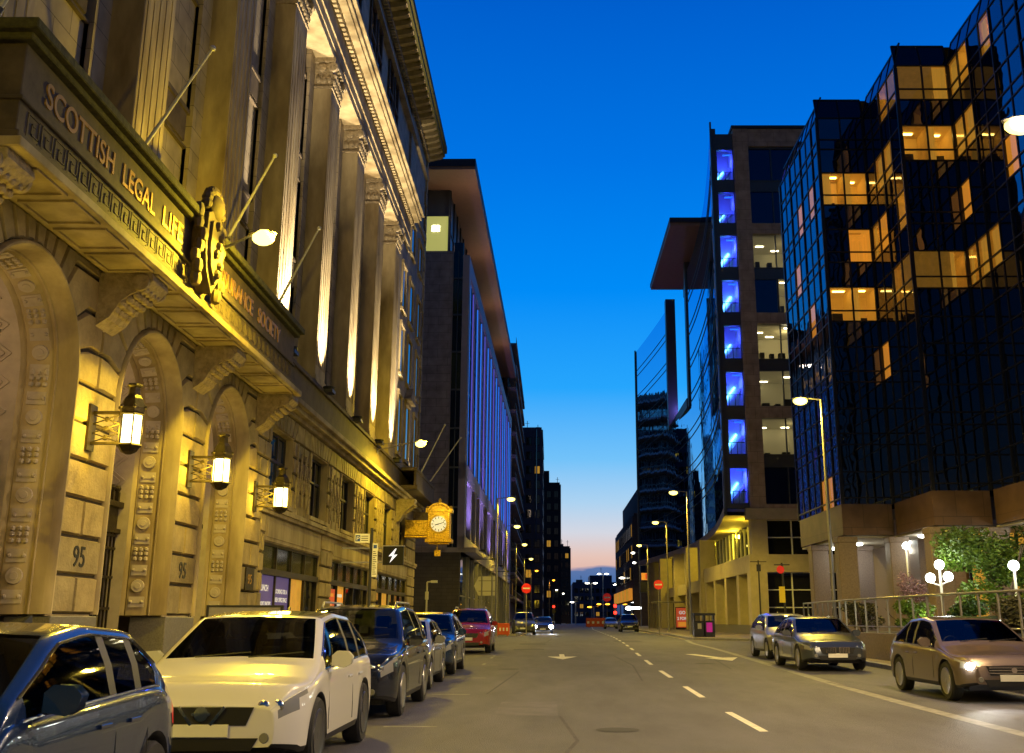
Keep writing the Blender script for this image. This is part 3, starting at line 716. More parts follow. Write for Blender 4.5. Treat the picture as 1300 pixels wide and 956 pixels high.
# bays between pilasters
FL = [(10.6, 13.6), (14.7, 17.9), (19.0, 22.4)]
for i in range(len(PY0)-1):
    y0 = PY0[i]+PWD; y1 = PY0[i+1]; 
    w0, w1 = y0+.75, y1-.75
    MB().box(XB-.2, XB, y0, w0, ZP0, ZP1).box(XB-.2, XB, w1, y1, ZP0, ZP1).build('bay_jamb', M['ashlar_side'], LB)
    for k, (z0, z1) in enumerate(FL):
        zb = FL[k-1][1] if k else ZP0
        sp = MB().box(XB-.55, XB-.22, w0, w1, zb, z0).box(XB-.24, XB-.12, w0+.15, w1-.15, zb+.15, z0-.15).box(XB-.3, XB-.08, w0, w1, z0-.12, z0)
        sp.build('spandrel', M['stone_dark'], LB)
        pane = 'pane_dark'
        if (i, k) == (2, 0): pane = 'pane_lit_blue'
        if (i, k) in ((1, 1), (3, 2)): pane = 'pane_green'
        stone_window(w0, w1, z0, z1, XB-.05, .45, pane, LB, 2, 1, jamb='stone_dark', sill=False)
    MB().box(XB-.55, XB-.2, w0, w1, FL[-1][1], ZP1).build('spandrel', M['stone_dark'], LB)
# bay beyond last pilaster: end pavilion
PV0 = PY0[-1]+PWD
b = MB().box(FX-.9, FX-.02, PV0, Y1R, ZP0, 27.6)
pav = b.build('pavilion_wall', M['ashlar_side'], LB)
for cy_, wd in ((61.8, .65), (65.2, .8), (69.0, .65)):
    for (z0, z1) in ((10.9, 14.2), (15.6, 18.4), (19.6, 22.2), (24.2, 26.2)):
        w = MB(); X_ = FX-.02
        w.box(X_, X_+.10, cy_-wd-.2, cy_-wd, z0-.1, z1).box(X_, X_+.10, cy_+wd, cy_+wd+.2, z0-.1, z1).box(X_, X_+.14, cy_-wd-.25, cy_+wd+.25, z1, z1+.25).box(X_, X_+.16, cy_-wd-.25, cy_+wd+.25, z0-.28, z0-.1)
        if cy_ == 65.2 and z0 == 10.9:
            w.prism([(cy_-1.35, z1+.25), (cy_+1.35, z1+.25), (cy_, z1+1.15)], 'x', X_, X_+.4)
        ww = w.build('window', M['sandstone_plain'], LB)
        MB().box(X_, X_+.03, cy_-wd, cy_+wd, z0-.1, z1).build('pane', M['pane_dark'], ww)
b = MB()
for k in range(24):
    z0 = 10+k*1.0; e = .35 if k % 2 else .75
    b.box(FX-.5, FX+.08, Y1R-e, Y1R+.06, z0+.03, z0+.97)
b.build('quoins', M['sandstone'], LB, bevel=.03)
light('uplight', 'SPOT', (FX+.6, 66, ZP0+.05), 420, FLOOD, LB, .08, (FX, 66.4, ZP0+6), 70, .9)
# entablature
EN = MB(); YE = 63.4
EN.box(FX-.95, FX+.06, 5, YE, 23.75, 24.1).box(FX-.95, FX+.10, 5, YE, 24.1, 24.55).box(FX-.95, FX+.16, 5, YE, 24.55, 24.7)
en = EN.build('architrave', M['sandstone_plain'], LB)
MB().box(FX-.95, FX+.08, 5, YE, 24.7, 25.5).build('frieze', M['sandstone_plain'], LB)
dn = MB()
y = 12.0
while y < YE: dn.box(FX+.08, FX+.30, y, y+.2, 25.5, 25.78); y += .36
dn.build('dentils', M['sandstone_plain'], LB)
MB().box(FX-.95, FX+.12, 5, YE, 25.5, 25.8).box(FX-.95, FX+.62, 5, YE+.2, 25.8, 25.95).box(FX-.95, FX+.75, 5, YE+.3, 25.95, 26.2).box(FX-.95, FX+.9, 5, YE+.35, 26.2, 26.45).build('cornice', M['sandstone_plain'], LB, bevel=.015)
# attic storey
MB().box(FX-.95, FX-.2, 5, YE, 26.45, 33.9).box(FX-.95, FX-.05, YE, Y1R, 27.6, 33.9).box(FX-.95, FX+.1, 5, Y1R, 27.3, 27.7).box(FX-.95, FX+.15, 5, Y1R+.1, 32.0, 32.3).build('attic_wall', M['ashlar_side'], LB)
for i in range(9):
    yc = PY0[i]+PWD+2.2 if i < 8 else 67.5
    for (z0, z1) in ((28.1, 30.0), (30.3, 31.8)):
        for dy in (-1.05, 1.05):
            w = MB().box(FX-.2, FX-.08, yc+dy-.75, yc+dy-.62, z0-.1, z1+.1).box(FX-.2, FX-.08, yc+dy+.62, yc+dy+.75, z0-.1, z1+.1).box(FX-.2, FX-.06, yc+dy-.75, yc+dy+.75, z1+.1, z1+.25).build('window', M['stone_dark'], LB)
            MB().box(FX-.2, FX-.16, yc+dy-.62, yc+dy+.62, z0-.1, z1+.1).build('pane', M['pane_dark'], w)
dn = MB(); y = 12.0
while y < Y1R: dn.box(FX-.05, FX+.2, y, y+.18, 33.45, 33.7); y += .34
dn.build('dentils', M['sandstone_plain'], LB)
y = 14.0; md0 = MB().prism([(FX+.02, 33.95), (FX+.02, 34.35), (FX+1.05, 34.35), (FX+1.05, 34.22), (FX+.85, 34.10), (FX+.4, 34.0)], 'y', y, y+.38).build('modillion', M['sandstone_plain'], LB)
yb = md0.location.y
while y < Y1R-.4:
    y += .95; mdc = md0.copy(); COL.objects.link(mdc); mdc.location.y = yb+y-14.0
MB().box(FX-.95, FX+.04, 5, Y1R, 33.7, 34.35).build('upper_frieze', M['sandstone_plain'], LB)
MB().box(-30, FX+1.15, 5, Y1R+1.0, 34.35, 34.7).box(-30, FX+1.28, 5, Y1R+1.15, 34.7, 35.2).build('top_cornice', M['moss_stone'], LB, bevel=.03)
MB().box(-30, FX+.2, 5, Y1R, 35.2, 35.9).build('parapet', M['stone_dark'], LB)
# balcony / frieze with lettering
BX = -8.02; BY0, BY1 = 14.6, 32.1
bal = MB().box(FX-.05, BX+.10, BY0-.1, BY1+.1, 8.22, 8.42).box(FX-.05, BX, BY0, BY1, 8.42, 9.9).box(FX-.05, BX+.06, BY0-.05, BY1+.05, 8.95, 9.02)
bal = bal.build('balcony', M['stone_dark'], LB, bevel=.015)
MB().box(FX-.3, BX+.14, BY0-.14, BY1+.14, 9.9, 10.02).box(FX-.3, BX+.26, BY0-.26, BY1+.26, 10.02, 10.2).build('balcony_coping', M['moss_stone'], bal, bevel=.02)
MB().box(FX+.06, BX+.26, BY0-.3, BY1+.3, 8.06, 8.22).build('balcony_soffit', M['sandstone_plain'], bal, bevel=.015)
cf = MB(); y = BY0+.5
while y < BY1-.5: cf.box(FX+.18, BX+.14, y, y+.06, 8.02, 8.06); cf.box(FX+.18, BX+.14, y+1.0, y+1.06, 8.02, 8.06); cf.box(FX+.18, FX+.24, y+.06, y+1.0, 8.02, 8.06); cf.box(BX+.08, BX+.14, y+.06, y+1.0, 8.02, 8.06); y += 1.3
cf.build('soffit_panels', M['sandstone_plain'], bal)
gk = MB(); y = BY0+.3; w = .03
def stroke(pts):
    for (a0, z0), (a1, z1) in zip(pts, pts[1:]): gk.box(BX, BX+.012, min(a0, a1)-.014, max(a0, a1)+.014, min(z0, z1)-.014, max(z0, z1)+.014)
while y < BY1-.5:
    stroke([(y, 8.5), (y, 8.87), (y+.36, 8.87), (y+.36, 8.58), (y+.14, 8.58), (y+.14, 8.74), (y+.24, 8.74)]); stroke([(y+.36, 8.5), (y+.46, 8.5)]); y += .46
gk.build('greek_key', M['stone_dark'], bal)
for w_, y_, l_ in (('SCOTTISH', 15.3, 2.7), ('LEGAL', 18.4, 1.65), ('LIFE', 20.5, 1.2), ('ASSURANCE', 24.1, 3.3), ('SOCIETY', 27.9, 2.4)):
    text(w_, 'frieze_lettering', M['gold_letter'], bal, (BX+.005, y_, 9.22), .60, '+x', l_, .018, bold=.006)
for pc in piers[:4]:
    q = MB(); 
    q.prism([(FX-.02, 8.06), (BX+.05, 8.06), (BX+.08, 7.9), (BX-.08, 7.72), (BX-.35, 7.62), (BX-.55, 7.45), (BX-.72, 7.15), (FX-.02, 6.95)], 'y', pc-.42, pc+.42)
    for s_ in (-.3, -.1, .1, .3):
        for k in range(6):
            t = k/5; q.ball((FX+.15+t*.72, pc+s_, 7.2+t*.55+.03*math.sin(k)), .13-.01*k, 8)
    for s_ in (-.44, .44): q.lathe((BX-.15, pc+s_, 7.85), [(.02, -.05), (.17, -.04), (.17, .04), (.02, .05)], 12, 'y')
    q.build('carved_console', M['sandstone_carved'], LB, smooth=True)
for pc in (62.5, 70.3):
    q = MB().prism([(FX-.02, 8.15), (FX+1.1, 8.15), (FX+1.0, 7.8), (FX+.5, 7.4), (FX+.2, 6.9), (FX-.02, 6.8)], 'y', pc-.4, pc+.4)
    for k in range(5): q.ball((FX+.2+k*.2, pc, 7.2+k*.14), .16, 8)
    q.build('carved_console', M['sandstone_carved'], LB)
MB().box(FX-.05, FX+1.25, 61.6, Y1R+.2, 8.66, 8.9).box(FX+1.0, FX+1.15, 61.8, Y1R, 8.9, 9.75).box(FX+.1, FX+1.2, 61.7, Y1R+.1, 9.75, 9.95).build('end_balcony', M['stone_dark'], LB, bevel=.02)
# heraldic cartouche over the middle arch
cr = MB(); cy_ = 22.9; cx_ = BX+.25
prof = [(-.55, 10.2), (-.62, 9.5), (-.45, 8.9), (0, 8.45), (.45, 8.9), (.62, 9.5), (.55, 10.2), (.3, 10.32), (0, 10.22), (-.3, 10.32)]
cr.prism([(cy_+a, z) for a, z in prof], 'x', BX+.02, cx_+.1)
cr.prism([(cy_+a*.75, 9.4+(z-9.4)*.78) for a, z in prof], 'x', cx_+.1, cx_+.17)
for k in range(9): a = PI*k/8; cr.ball((cx_, cy_+.5*math.cos(a), 10.45+.42*math.sin(a)), .14, 8)
cr.ball((cx_, cy_, 10.5), .4, 12, (.6, 1, .8))
for s_ in (-1, 1):
    for k in range(7): cr.ball((cx_-.02+.05*math.sin(k*2), cy_+s_*(.72+.10*math.sin(k*1.3)), 8.6+k*.26), .17-.01*(k % 3), 8, (.8, 1, 1.2))
for k in range(6): cr.ball((cx_+.18, cy_+.16*math.sin(k*2.1), 8.9+k*.22), .12, 8)
cr.build('carved_shield', M['stone_dark'], LB, smooth=True)

# lanterns on the piers
def lantern(y, label):
    x, z = -8.2, 4.62
    t = empty('wall_lantern', (FX, y, z), 0, label, 'lantern', 'lanterns on the arch piers')
    f = MB()
    for zz in (z, z+.62): f.lathe((x, y, zz), [(.23, -.03), (.25, 0), (.23, .03)], 6)
    for k in range(6):
        a = 2*PI*k/6; f.box(x+.22*math.cos(a)-.012, x+.22*math.cos(a)+.012, y+.22*math.sin(a)-.012, y+.22*math.sin(a)+.012, z, z+.62)
    f.lathe((x, y, z+.62), [(.24, .03), (.25, .12), (.19, .3), (.12, .38), (.11, .52), (.16, .56), (.14, .6)], 6)
    for k in range(6): a = 2*PI*k/6; f.ball((x+.25*math.cos(a), y+.25*math.sin(a), z+.75), .04, 6)
    f.lathe((x, y, z-.12), [(.05, -.05), (.16, 0), (.22, .1)], 6)
    f.build('lantern_cage', M['bronze'], t)
    MB().lathe((x, y, z), [(.19, .02), (.20, .05), (.20, .58), (.19, .6)], 6).build('lantern_glass', M['lantern_glass'], t)
    b = MB().box(FX, x-.18, y-.03, y+.03, z+.02, z+.07).box(FX, x-.18, y-.03, y+.03, z+.62, z+.68).box(FX, FX+.05, y-.16, y+.16, z-.1, z+.8)
    for k in range(3):
        for s_ in (1, -1):
            z0 = z+.07+k*.18; b.tube((FX+.06, y, z0 if s_ > 0 else z0+.18), (x-.22, y, z0+.18 if s_ > 0 else z0), .013, .013, 6)
    for k in range(3): b.lathe((FX+.32, y, z+.16+k*.18), [(.04, -.015), (.055, 0), (.04, .015)], 10, 'y')
    b.build('lantern_bracket', M['bronze'], t)
    light('lantern_light', 'POINT', (x+.32, y, z+.3), 70, (1, .70, .07), t, .2)
    light('lantern_light', 'POINT', (x-.36, y-.22, z+.3), 75, (1, .66, .04), t, .12)
lantern(piers[0]-.0, 'lit bronze wall lantern at the left edge of the photo, nearest to the camera')
lantern(piers[1]-.15, 'lit bronze wall lantern over the largest painted 95, left of the middle arch')
lantern(piers[2]-.15, 'lit bronze wall lantern over the smaller painted 95, between the middle and right arch')
lantern(piers[3]-.0, 'lit bronze wall lantern beside the purple shop posters, above the black number plaque')
# flagpoles
for (p0, p1, lb) in (((-8.75, 20.8, 10.9), (-7.38, 20.8, 13.4), 'slim bare flagpole left of the carved shield, in front of the blue-lit window'),
                     ((-8.75, 27.0, 11.2), (-7.6, 27.0, 13.7), 'slim bare flagpole just right of the dazzling wall lamp'),
                     ((-8.75, 32.6, 11.1), (-7.57, 32.6, 13.7), 'slim bare flagpole past the end of the inscribed balcony'),
                     ((-8.75, 14.9, 10.6), (-7.6, 14.9, 13.0), 'slim bare flagpole at the top left corner over the first arch'),
                     ((-8.2, 66, 10.0), (-6.7, 66, 13.2), 'slim bare flagpole at the far corner of the stone building, steeper of the two'),
                     ((-8.0, 69.6, 10.0), (-6.0, 69.6, 13.0), 'slim bare flagpole at the far corner of the stone building, more slanted of the two')):
    t = empty('flagpole', p0, 0, lb, 'flagpole', 'bare flagpoles on the stone building')
    MB().tube(p0, p1, .045, .03, 10).ball(p1, .07, 10).build('pole', M['pole_white'], t, smooth=True)
    MB().tube((p0[0]-.15, p0[1], p0[2]-.35), (p0[0]+.05, p0[1], p0[2]+.1), .08, .07, 8).build('socket', M['pole_dark'], t)

# street lamp heads on wall brackets
def wall_lamp(x, y, z, power, label, wallx=FX+.2):
    t = empty('wall_street_lamp', (wallx, y, z-.3), 0, label, 'street lamp', 'street lamps hung on the stone building')
    MB().tube((wallx, y, z-.35), (x-.15, y, z+.08), .04, .035, 8).tube((wallx, y, z-.02), (x-.6, y, z+.0), .02, .02, 6).box(wallx-.05, wallx+.03, y-.12, y+.12, z-.55, z+.1).build('bracket', M['pole_metal'], t)
    MB().ball((x+.05, y, z+.07), .17, 12, (2.0, .9, .5)).build('lamp_head', M['pole_metal'], t, smooth=True)
    MB().ball((x+.08, y, z-.02), .2, 14, (1.35, 1, .95)).build('lens', M['lens'], t, smooth=True)
    light('lamp_light', 'SPOT', (x+.1, y, z-.18), power*2.6, WARM, t, .12, (x-.6, y, z-10), 172, .35)
    light('lamp_glow', 'POINT', (x+.45, y, z+.1), power*.40, WARM, t, .12)
wall_lamp(-6.8, 23.4, 10, 1500, 'dazzling street lamp on a bracket beside the carved shield of the stone building', wallx=BX+.3)
wall_lamp(-6.7, 53.4, 10, 1300, 'yellow street lamp on a bracket near the far corner of the stone building')
wall_lamp(-6.7, 2, 10, 1500, 'street lamp on the wall of the stone building, nearest the camera, outside the photo')

# ornate gilded clock
CK = empty('street_clock', (-6.87, 66, 5.7), 0, 'ornate gilded projecting clock with round white dial at the far corner of the stone building', 'clock')
cx, cy_, cz = -6.87, 66.0, 7.0
b = MB().box(cx-.68, cx+.68, cy_-.45, cy_+.45, 6.15, 7.75).box(cx-.82, cx+.82, cy_-.58, cy_+.58, 5.9, 6.12).box(cx-.72, cx+.72, cy_-.5, cy_+.5, 6.05, 6.2)
b.box(cx-.6, cx+.6, cy_-.4, cy_+.4, 5.8, 5.9)
b.build('clock_case', M['gilded'], CK, bevel=.02)
a_ = [(cx+.72*math.cos(R(t)), 7.75+.55*math.sin(R(t))) for t in range(0, 181, 15)]
b = MB().prism(a_, 'y', cy_-.5, cy_+.5)
for k in range(9): a = R(20+17.5*k); b.ball((cx+.58*math.cos(a), cy_-.5, 7.75+.42*math.sin(a)), .07, 8)
b.lathe((cx, cy_, 8.3), [(.18, 0), (.08, .08), (.12, .18), (.03, .32)], 10)
for s_ in (-1, 1): b.box(cx+s_*.72-.1, cx+s_*.72+.1, cy_-.45, cy_+.45, 7.7, 7.95); b.ball((cx+s_*.72, cy_-.3, 8.02), .1, 8)
b.build('arched_crown', M['gilded'], CK)
b = MB()
for k in range(12):
    for s_ in (-1, 1): b.ball((cx+s_*.6, cy_-.46, 6.3+k*.12), .045, 6)
for k in range(12): b.ball((cx-.6+k*.11, cy_-.6, 6.01), .035, 6)
b.build('relief_ornament', M['gilded_smooth'], CK)
MB().lathe((cx, cy_-.47, cz), [(.55, 0), (.55, -.04), (.47, -.06), (.47, 0)], 32, 'y').build('dial_rim', M['gilded_smooth'], CK)
MB().lathe((cx, cy_-.475, cz), [(.47, 0), (.47, -.02)], 32, 'y').build('dial', mat('dial_white', (.8, .8, .74), .5, emit=(1, .95, .8), es=.35), CK)
b = MB()
for k in range(12):
    a = R(30*k); d = Vector((math.sin(a), 0, math.cos(a))); p = Vector((cx, cy_-.50, cz))+d*.38
    b.obox(p, d, (0, 1, 0), d.cross(Vector((0, 1, 0))), .065, .004, .022)
b.build('numerals', M['black_letter'], CK)
b = MB()
for ang, ln_, w in ((255, .24, .028), (72, .34, .02)):
    a = R(ang); d = Vector((math.sin(a), 0, math.cos(a))); b.obox(Vector((cx, cy_-.51, cz))+d*ln_/2, d, (0, 1, 0), d.cross(Vector((0, 1, 0))), ln_/2, .004, w)
b.build('hands', M['black_letter'], CK)
MB().box(FX+.05, cx-.68, cy_-.3, cy_+.3, 6.35, 7.25).box(FX+.05, cx-.66, cy_-.34, cy_+.34, 6.2, 6.32).build('bracket', M['gilded'], CK, bevel=.01)
MB().box(cx-.25, cx+.1, cy_-.2, cy_+.2, 5.1, 5.45).tube((cx-.1, cy_, 5.4), (cx-.1, cy_, 5.85), .03).build('hanging_panel', M['gilded'], CK)
light('clock_light', 'POINT', (cx+.3, cy_-2.2, 8.0), 75, (1, .78, .2), CK, .1)

# lightning bolt sign
ZB = empty('projecting_sign', (FX, 49, 3.5), 0, 'black projecting shop sign with a white lightning bolt on the stone building', 'sign')
PXs = lambda px, Y: (px-700)/1385*Y
sy = 46.5; x0, x1 = PXs(485, sy), PXs(511, sy)
MB().box(x0-.6, x1, sy-.01, sy+.01, 0, 0)
MB().box(x0, x1, sy-.12, sy+.12, 3.62, 4.40).build('sign_box', M['black_letter'], ZB, bevel=.01)
MB().box(x0-.03, x1+.03, sy-.1, sy+.14, 4.40, 4.45).box(FX, x0, sy-.03, sy+.03, 3.7, 3.76).box(FX, x0, sy-.03, sy+.03, 4.3, 4.36).box(x0-.03, x0, sy-.1, sy+.14, 3.6, 4.4).build('sign_frame', M['sign_white'], ZB)
mx_ = (x0+x1)/2; bolt = [(.09, .30), (-.17, -.03), (-.02, -.01), (-.12, -.30), (.17, .05), (.02, .03), (.13, .30)]
MB().prism([(mx_+a*1.1, 4.01+z) for a, z in bolt], 'y', sy-.135, sy-.121).build('lightning_bolt', mat('bolt_white', (1, 1, 1), .5, emit=(.9, .9, 1), es=1.0), ZB)

# floor-standing parking sign post
PS = empty('parking_sign', (-5.3, 31.5, gz(31)+.13), 0, 'dark signpost with white parking plates beside the dark SUV', 'sign')
sx_, sy = -5.25, 31.5
MB().tube((sx_, sy, 0), (sx_, sy, 3.95), .045, .045, 10).build('post', M['pole_dark'], PS)
pb = MB().box(sx_-.48, sx_-.05, sy-.06, sy-.04, 3.52, 3.78).build('plate', M['sign_white'], PS)
MB().box(sx_-.46, sx_-.32, sy-.066, sy-.061, 3.56, 3.74).build('plate_symbol', M['sign_blue'], pb)
text('P', 'plate_letter', M['sign_white'], pb, (sx_-.44, sy-.068, 3.585), .17, '-y', .09, .001)
b = MB()
for k in range(3): b.box(sx_-.29, sx_-.09, sy-.064, sy-.061, 3.58+k*.06, 3.60+k*.06)
b.build('plate_lines', M['black_letter'], pb)
pb = MB().box(sx_+.05, sx_+.2, sy-.06, sy-.04, 2.55, 3.5).build('plate', M['sign_white'], PS)
MB().box(sx_+.075, sx_+.175, sy-.065, sy-.061, 3.36, 3.46).build('plate_symbol', M['sign_blue'], pb)
b = MB()
for k in range(12): b.box(sx_+.07, sx_+.18-.02*(k % 3), sy-.064, sy-.061, 2.62+k*.058, 2.64+k*.058)
b.build('plate_lines', M['black_letter'], pb)
# grey A-board / noticeboard panel beside shop posters
NB = empty('notice_board', (-7.0, 24.0, gz(24)+.13), 0, 'low sand-coloured panel standing on the pavement under the purple posters', 'board')
MB().box(-7.5, -5.9, 23.96, 24.04, .75, 1.62).build('panel', M['concrete_pale'], NB, bevel=.01)
MB().box(-7.54, -5.86, 23.95, 24.05, 1.62, 1.66).box(-7.54, -7.48, 23.95, 24.05, 0, 1.62).box(-5.92, -5.86, 23.95, 24.05, 0, 1.62).build('panel_frame', M['pole_dark'], NB)
#@@PART2
# ================================================================== CARS
def pwl(pts):
    def f(y):
        if y <= pts[0][0]: return pts[0][1]
        for (a, za), (b, zb) in zip(pts, pts[1:]):
            if y <= b: return za+(zb-za)*(y-a)/(b-a)
        return pts[-1][1]
    return f
def smooth_f(f, w=.07):
    return lambda y: (f(y-w)+2*f(y-w/2)+2*f(y)+2*f(y+w/2)+f(y+w))/8
def make_car(name, label, cat, x, y, L, Wd, H, paint, cowl=(1.05, .98), roof=(1.9, 3.3), rear=(4.0, 1.02), belt=.92, hood=.84, wr=.33, axles=(.85, 3.55), group=None,
             nose=.60, lights_on=None, grille='slats', plate='plate_white', roof_rails=False, plate_text=None, rz=0.0, rim='alloy', roofmat=None, tall_tail=False, drl=False):
    C_ = empty(name, (x, y, gz(y+L/2)), rz, label, cat, group)
    cy_, cz = cowl; r0, r1 = roof; ry, rz_ = rear
    zt = smooth_f(pwl([(0, nose-.02), (.035, nose+.035), (.10, nose+.09), (.22, (nose+.1+hood*2)/3+.005), (.42, hood-.035), (.7, hood+.0), (cy_, cz), (r0, H-.055), ((r0+r1)/2-.1, H), (r1, H-.04), (ry, rz_), (L-.05, rz_-.14), (L, .72)]))
    zbe = smooth_f(pwl([(0, nose-.05), (.1, nose+.03), (.25, hood-.15), (.6, hood-.08), (cy_, belt-.03), (ry-.3, belt+.05), (L-.05, min(rz_-.2, belt)), (L, .66)]), .1)
    n0, n1 = .70, .55
    def wd(yy):
        w = Wd/2
        if yy < n0: w *= 1-.27*((n0-yy)/n0)**2.6
        if yy > L-n1: w *= 1-.14*((yy-(L-n1))/n1)**2.4
        return w
    ra = wr+.055; sill = .24
    def zbot(yy):
        z = sill
        if yy < .3: z = sill+.02+.06*(1-yy/.3)
        if yy > L-.3: z = sill+.12*(yy-L+.3)/.3
        for a in axles:
            d = abs(yy-a)
            if d < ra: z = max(z, wr-.02+math.sqrt(ra*ra-d*d))
        return z
    ys = sorted(set([0, .015, .04, .08, .13] + [round(.055*i, 4) for i in range(3, int(L/.055))] + [L-.03, L-.01, L]))
    tum = .24*(H-belt)/.62
    rings = []
    for yy in ys:
        w = wd(yy); zb0 = zbot(yy); zt_ = zt(yy); zr = zt_-.045*min(1, max(.4, w)); b_ = min(zbe(yy), zr-.02); h = zr-b_; q = min(1, h/.3)
        zb0 = min(zb0, b_-.08)
        def gw(z): return w*.965-.012-(tum*((z-b_)/max(.3, H-belt))**1.15 if z > b_ else 0)
        P = [(w-.12, zb0), (w-.035, zb0+.005), (w-.012, zb0+(b_-zb0)*.10), (w, zb0+(b_-zb0)*.42), (w*.995, zb0+(b_-zb0)*.72), (w*.982, zb0+(b_-zb0)*.93), (w*.965, b_)]
        z6 = b_+.02*q; z8 = zr-.045*q; z7 = (z6+z8)/2
        P += [(gw(z6), z6), (gw(z7)+.012*q, z7), (gw(z8), z8), (gw(zr)-.01, zr), (gw(zr)-.07, zr+.018), (gw(zr)*.5, zt_-.008), (0, zt_)]
        rings.append((yy, P))
    NP = len(rings[0][1])
    B = {}
    def bucket(i, j, yy, h):
        if 7 <= j <= 8 and h > .16:
            if cy_+.28 < yy < ry-.28-(0.1 if not tall_tail else 0):
                bp = (r0+r1)/2+.05; cp = r1-.10
                if abs(yy-bp) < .055: return 'pillar_mid'
                if abs(yy-cp) < .045: return 'pillar_rear'
                return 'window_front' if yy < bp else 'window_back' if yy < cp else 'window_quarter'
        if j >= 11 and cy_+.10 < yy < r0-.03: return 'windscreen'
        if j >= 11 and r1+.05 < yy < ry-.05: return 'rear_window'
        if j <= 1: return 'sill'
        if (j == 5 and .06 < yy < .44) or (j == 4 and .05 < yy < .27): return 'headlight'
        if 4 <= j <= 5 and yy > L-.30: return 'tail_light'
        if roofmat and j >= 10 and r0 < yy < r1: return 'roof'
        return 'body'
    for sgn in (1, -1):
        for i in range(len(rings)-1):
            (ya, Pa), (yb, Pb) = rings[i], rings[i+1]; ym = (ya+yb)/2
            for j in range(NP-1):
                h = min(Pa[10][1]-Pa[6][1], Pb[10][1]-Pb[6][1])
                key = bucket(i, j, ym, h)
                if key in ('headlight', 'tail_light', 'window_front', 'window_back', 'window_quarter', 'sill', 'pillar_mid', 'pillar_rear'): key = (key, sgn)
                B.setdefault(key, []).append([(sgn*Pa[j][0], ya, Pa[j][1]), (sgn*Pb[j][0], yb, Pb[j][1]), (sgn*Pb[j+1][0], yb, Pb[j+1][1]), (sgn*Pa[j+1][0], ya, Pa[j+1][1])])
    for idx in (0, -1):
        yy, P = rings[idx]
        ring = [(p[0], yy, p[1]) for p in P] + [(-p[0], yy, p[1]) for p in P[::-1][1:]]
        B['body'].append(ring)
    mts = {'body': paint, 'pillar_mid': 'car_trim', 'pillar_rear': 'car_trim', 'windscreen': 'car_glass', 'rear_window': 'car_glass', 'sill': 'car_trim', 'headlight': 'head_glass', 'tail_light': 'tail_red', 'roof': roofmat or paint,
           'window_front': 'car_glass', 'window_back': 'car_glass', 'window_quarter': 'car_glass'}
    body = None
    for key in sorted(B, key=lambda k: 0 if k == 'body' else 1):
        base = key if isinstance(key, str) else key[0]
        me = bpy.data.meshes.new(base); bm = bmesh.new(); cache = {}
        for f in B[key]:
            vs = []
            for p in f:
                kk = tuple(round(c, 4) for c in p)
                if kk not in cache: cache[kk] = bm.verts.new(p)
                if cache[kk] not in vs: vs.append(cache[kk])
            if len(vs) > 2:
                try: bm.faces.new(vs)
                except ValueError: pass
        bmesh.ops.recalc_face_normals(bm, faces=bm.faces[:])
        # outward check
        s_ = sum(f.normal.dot(f.calc_center_median()-Vector((0, L/2, .7)))*f.calc_area() for f in bm.faces)
        if s_ < 0: bmesh.ops.reverse_faces(bm, faces=bm.faces[:])
        if base.startswith('window') or base in ('windscreen', 'rear_window'):
            for v in bm.verts: pass
        bm.to_mesh(me); bm.free(); me.polygons.foreach_set('use_smooth', [True]*len(me.polygons)); me.set_sharp_from_angle(angle=R(50))
        mt = M[mts[base]]
        if base == 'headlight' and lights_on: pass
        me.materials.append(mt)
        nm = {'window_front': 'side_window', 'window_back': 'side_window', 'window_quarter': 'quarter_window', 'sill': 'sill_trim', 'pillar_mid': 'door_pillar', 'pillar_rear': 'door_pillar'}.get(base, base)
        o = bpy.data.objects.new(nm, me); COL.objects.link(o); o.parent = C_
        if base == 'body': body = o
    # window surround line
    for sgn in (1, -1):
        b = MB(); pts = []
        for yy, P in rings:
            if cy_+.2 < yy < ry-.3 and P[10][1]-P[6][1] > .10: pts.append((yy, P))
        low = [(sgn*(P[7][0]+.004), yy, P[7][1]) for yy, P in pts]; hi = [(sgn*(P[9][0]+.004), yy, P[9][1]) for yy, P in pts]
        b.path(low[::3]+[low[-1]], .010, 5); b.path(hi[::3]+[hi[-1]], .010, 5); b.path([low[-1], hi[-1]], .010, 5)
        b.build('window_trim', M['chrome' if paint != 'paint_red' else 'car_trim'], C_, world=False, smooth=True)
    MB().box(-Wd/2+.24, Wd/2-.24, .35, L-.35, .2, belt-.14).build('underbody', M['car_trim'], C_, world=False)
    # wheels
    proto = None
    for a in axles:
        for sgn in (1, -1):
            xw = sgn*(Wd/2-.115)
            tyre = MB().lathe((0, 0, 0), [(wr*.62, -.10), (wr*.93, -.11), (wr, -.08), (wr, .08), (wr*.93, .11), (wr*.62, .10)], 28, 'x').build('wheel', M['rubber'], C_, world=False, smooth=True)
            tyre.location = (xw, a, wr)
            rb = MB().lathe((0, 0, 0), [(wr*.60, sgn*.105), (wr*.68, sgn*.115), (wr*.70, sgn*.10), (wr*.60, sgn*.06)], 28, 'x')
            rb.lathe((0, 0, 0), [(.001, sgn*.02), (wr*.62, sgn*.02), (wr*.62, sgn*.01), (.001, 0)], 20, 'x')
            for k in range(5):
                t = 2*PI*k/5+.3; d = Vector((0, math.cos(t), math.sin(t))); e_ = Vector((0, -math.sin(t), math.cos(t)))
                rb.obox(Vector((sgn*.085, 0, 0))+d*wr*.36, d, e_, (1, 0, 0), wr*.32, .035, .018)
                rb.obox(Vector((sgn*.085, 0, 0))+d*wr*.5+e_*.05, d, e_, (1, 0, 0), wr*.17, .016, .016)
            rb.lathe((0, 0, 0), [(.01, sgn*.11), (.05, sgn*.105), (.06, sgn*.08)], 12, 'x')
            rb.build('rim', M[rim], tyre, world=False, smooth=True)
    # front details
    hw = wd(0)
    yn = -.012
